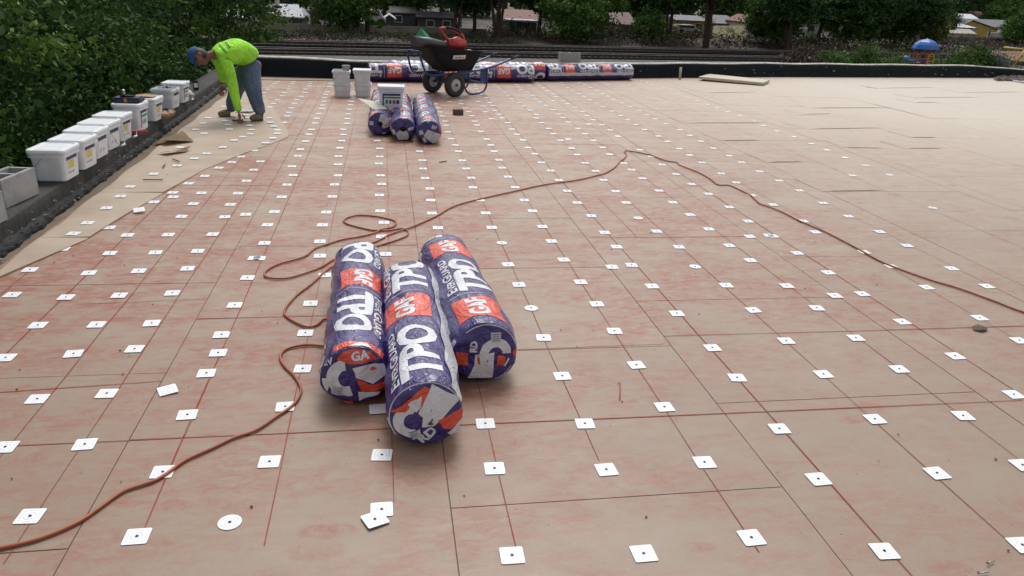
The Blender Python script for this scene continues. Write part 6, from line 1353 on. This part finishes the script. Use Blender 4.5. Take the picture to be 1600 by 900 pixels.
for (x, y, d) in ((.789, 3.828, 'round white plate just right of the near rolls'), (1.986, 5.587, 'slightly raised round white plate beyond the long joint, in the upper middle'), (2.019, 4.458, 'round white plate right of centre, below the raised one'),
                  (4.848, 5.88, 'round white plate at the far right beyond the cord'), (-.534, 2.124, 'round white plate in the left foreground beside the cord'), (.789, 4.987, 'round white plate up and right of the right near roll')):
    plate(x, y, prng.uniform(0, 3), d, RP, PMR)
plate(-.952, 3.03, R_(24), 'loose square plate without a screw, turned askew beside the long left joint', 'loose square plates', z=.006, tilt=(R_(2), R_(-3)), screw=False)
plate(-.062, 2.085, R_(24), 'loose square plate lying askew on top of another in front of the middle near roll', 'loose square plates', z=.0075, tilt=(R_(-1.5), R_(2)))
plate(-1.832, 5.775, R_(20), 'larger-looking loose plate tilted up on the second cover board', 'loose square plates', z=.022, tilt=(R_(9), R_(-4)), screw=False)
o = plate(-.055, 2.80, R_(3), 'clear plastic plate half under the middle near roll', 'loose square plates', z=.0048, screw=False)

# ================================================================ SMALL THINGS ON THE ROOF
def scrap(poly, z, th, m, name, label, cat, fold=0.0):
    bm = bmesh.new(); cx = sum(p[0] for p in poly) / len(poly); cy = sum(p[1] for p in poly) / len(poly); vs = [bm.verts.new((x - cx, y - cy, fold * ((i % 2) * 1.0))) for i, (x, y) in enumerate(poly)]; c = bm.verts.new((0, 0, fold * .3))
    for i in range(len(vs)): bm.faces.new((c, vs[i], vs[(i + 1) % len(vs)]))
    bmesh.ops.solidify(bm, geom=bm.faces[:], thickness=-th); o = fin(name, bm, m); o.location = (cx, cy, z); return tag(o, label, cat)
bm = bmesh.new(); box(bm, -.065, .065, -.05, .05, 0, .075, bev=.006); simple('brick', bm, mat('brown_block', (.15, .10, .075), (.1, .07, .055), .9, 25, .5, .005), 'small brown block standing alone on the boards right of the middle rolls', 'block', (.985, 10.6, .002), R_(12))
bm = bmesh.new(); tube(bm, [(0, 0, .0), (.02, .06, .24)], [.032, .028], 4); simple('wooden_stake', bm, mat('grey_wood_offcut', (.40, .37, .32), (.3, .27, .22), .85, 9), 'short pale wood offcut leaning against the far parapet', 'offcut', (6.24, 15.9, .01))
scrap([(-2.40, 8.28), (-2.24, 8.20), (-2.02, 8.40), (-2.20, 8.72)], .018, .005, CARDBOARD, 'cardboard_piece', 'triangular brown cardboard leaning at the foot of the parapet', 'cardboard', .05)
scrap([(-2.22, 7.78), (-2.12, 7.72), (-1.98, 7.86), (-1.96, 8.02), (-2.06, 7.92)], .020, .004, CARDBOARD, 'cardboard_piece', 'torn folded scrap of pale cardboard lying nearer than the triangular piece', 'cardboard', .03)
scrap([(-1.95, 10.38), (-1.76, 10.34), (-1.70, 10.50), (-1.86, 10.58)], .021, .002, LABEL_W, 'paper_sheet', 'white sheet lying between the worker\'s feet', 'paper', .012)
for a, b, d in (((-2.06, 6.70), (-1.90, 6.69), 'thin dark stick lying on the third cover board'), ((-2.02, 7.52), (-1.93, 7.40), 'short dark splinter on the cover board right of the cardboard'), ((-2.03, 7.30), (-2.02, 7.16), 'short dark splinter nearest the viewer beside a plate'), ((.52, 7.54), (.60, 7.60), 'small dark sliver lying alone beyond the near rolls')):
    bm = bmesh.new(); tube(bm, [(a[0], a[1], .022 if a[0] < -1 else .008), (b[0], b[1], .023 if a[0] < -1 else .009)], .005, 6); tag(fin('stick', bm, mat('dark_splinter', (.07, .05, .04), None, .9)), d, 'stick')
bm = bmesh.new(); tube(bm, [(-.02, 0, .012), (.12, -.03, .006), (.16, -.035, .004)], [.011, .006, .004], 8); simple('pry_bar', bm, SCREW_DARK, 'dark hand tool under the worker\'s right hand', 'tool', (-1.83, 9.66, .018), R_(-4))
bm = bmesh.new(); vs = [bm.verts.new(q) for q in ((-.05, -.01, .002), (-.02, -.035, .012), (.03, -.03, .006), (.055, .005, .003), (.02, .03, .014), (-.03, .025, .008))]; c = bm.verts.new((0, 0, .02))
for i in range(6): bm.faces.new((c, vs[i], vs[(i + 1) % 6]))
simple('dead_leaf', bm, mat('brown_leaf', (.12, .08, .045), (.08, .05, .03), .8, 60), 'curled brown dead leaf on the boards near the right edge', 'leaf', (3.288, 3.389, .005), R_(10))
for k, (x, y, a, d) in enumerate(((1.925, 1.668, 20, 'loose screw nearest the picture corner, pointing up and right'), (1.862, 1.625, 2, 'loose screw lying level below the first'), (1.80, 1.61, 95, 'loose screw cut by the bottom edge of the picture'))):
    bm = bmesh.new(); tube(bm, [(-.018, 0, .004), (.014, 0, .0032), (.021, 0, .003)], [.0019, .0017, .0005], 8); n = bmesh.new(); bmesh.ops.create_cone(n, cap_ends=True, segments=14, radius1=.0055, radius2=.0030, depth=.0035, matrix=Matrix.Translation((-.0195, 0, .0055)) @ Matrix.Rotation(R_(90), 4, 'Y')); merge(bm, n)
    for j in range(11): x_ = -.013 + j * .0027; tube(bm, [(x_, 0, .0037), (x_ + .0011, 0, .0037)], [.0017, .0027], 8)
    simple('loose_screw', bm, STEEL, d, 'screw', (x, y, .0045), R_(a), group='loose screws in the right corner')
rg = random.Random(8); bm = bmesh.new()
for k in range(150):
    x = rg.uniform(-2.1, 3.5); y = rg.uniform(1.7, 6) if rg.random() < .7 else rg.uniform(6, 13); s = rg.uniform(.0015, .005); n = bmesh.new(); bmesh.ops.create_icosphere(n, subdivisions=1, radius=s)
    for v in n.verts: v.co = Vector((v.co.x * rg.uniform(.6, 1.8), v.co.y * rg.uniform(.6, 1.4), v.co.z * .6 + s * .4)) + Vector((x, y, .003 if not on_cover(x, y) else .017))
    merge(bm, n)
tag(fin('crumbs', bm, mat('dark_crumbs', (.05, .04, .03), (.14, .1, .07), .9, 50)), 'small dark crumbs and grit scattered over the boards', 'grit', kind='stuff')
rg = random.Random(18); bm = bmesh.new()
for k in range(260):
    p = gp(rg.uniform(1556, 1604), rg.uniform(118, 127), 0); s = rg.uniform(.02, .09); n = bmesh.new(); bmesh.ops.create_icosphere(n, subdivisions=1, radius=s)
    for v in n.verts: v.co = Vector((v.co.x * rg.uniform(.5, 2), v.co.y * rg.uniform(.5, 1.2), abs(v.co.z) * rg.uniform(.4, 1.2))) + Vector((p.x, min(p.y, wall_y(p.x) - .1), .0))
    merge(bm, n)
tag(fin('rubble', bm, mat('grey_brown_rubble', (.12, .1, .09), (.2, .17, .15), .95, 6)), 'grey-brown roofing rubble in the far right corner', 'rubble', kind='stuff')
bm = bmesh.new(); a = gp(1583, 127.5, 0); b = gp(1604, 131, 0); tube(bm, [(a.x, a.y, .02), (b.x, b.y, .02)], .03, 4); tag(fin('white_strip', bm, HW['white']), 'white edge strip beside the rubble at the far right', 'strip')
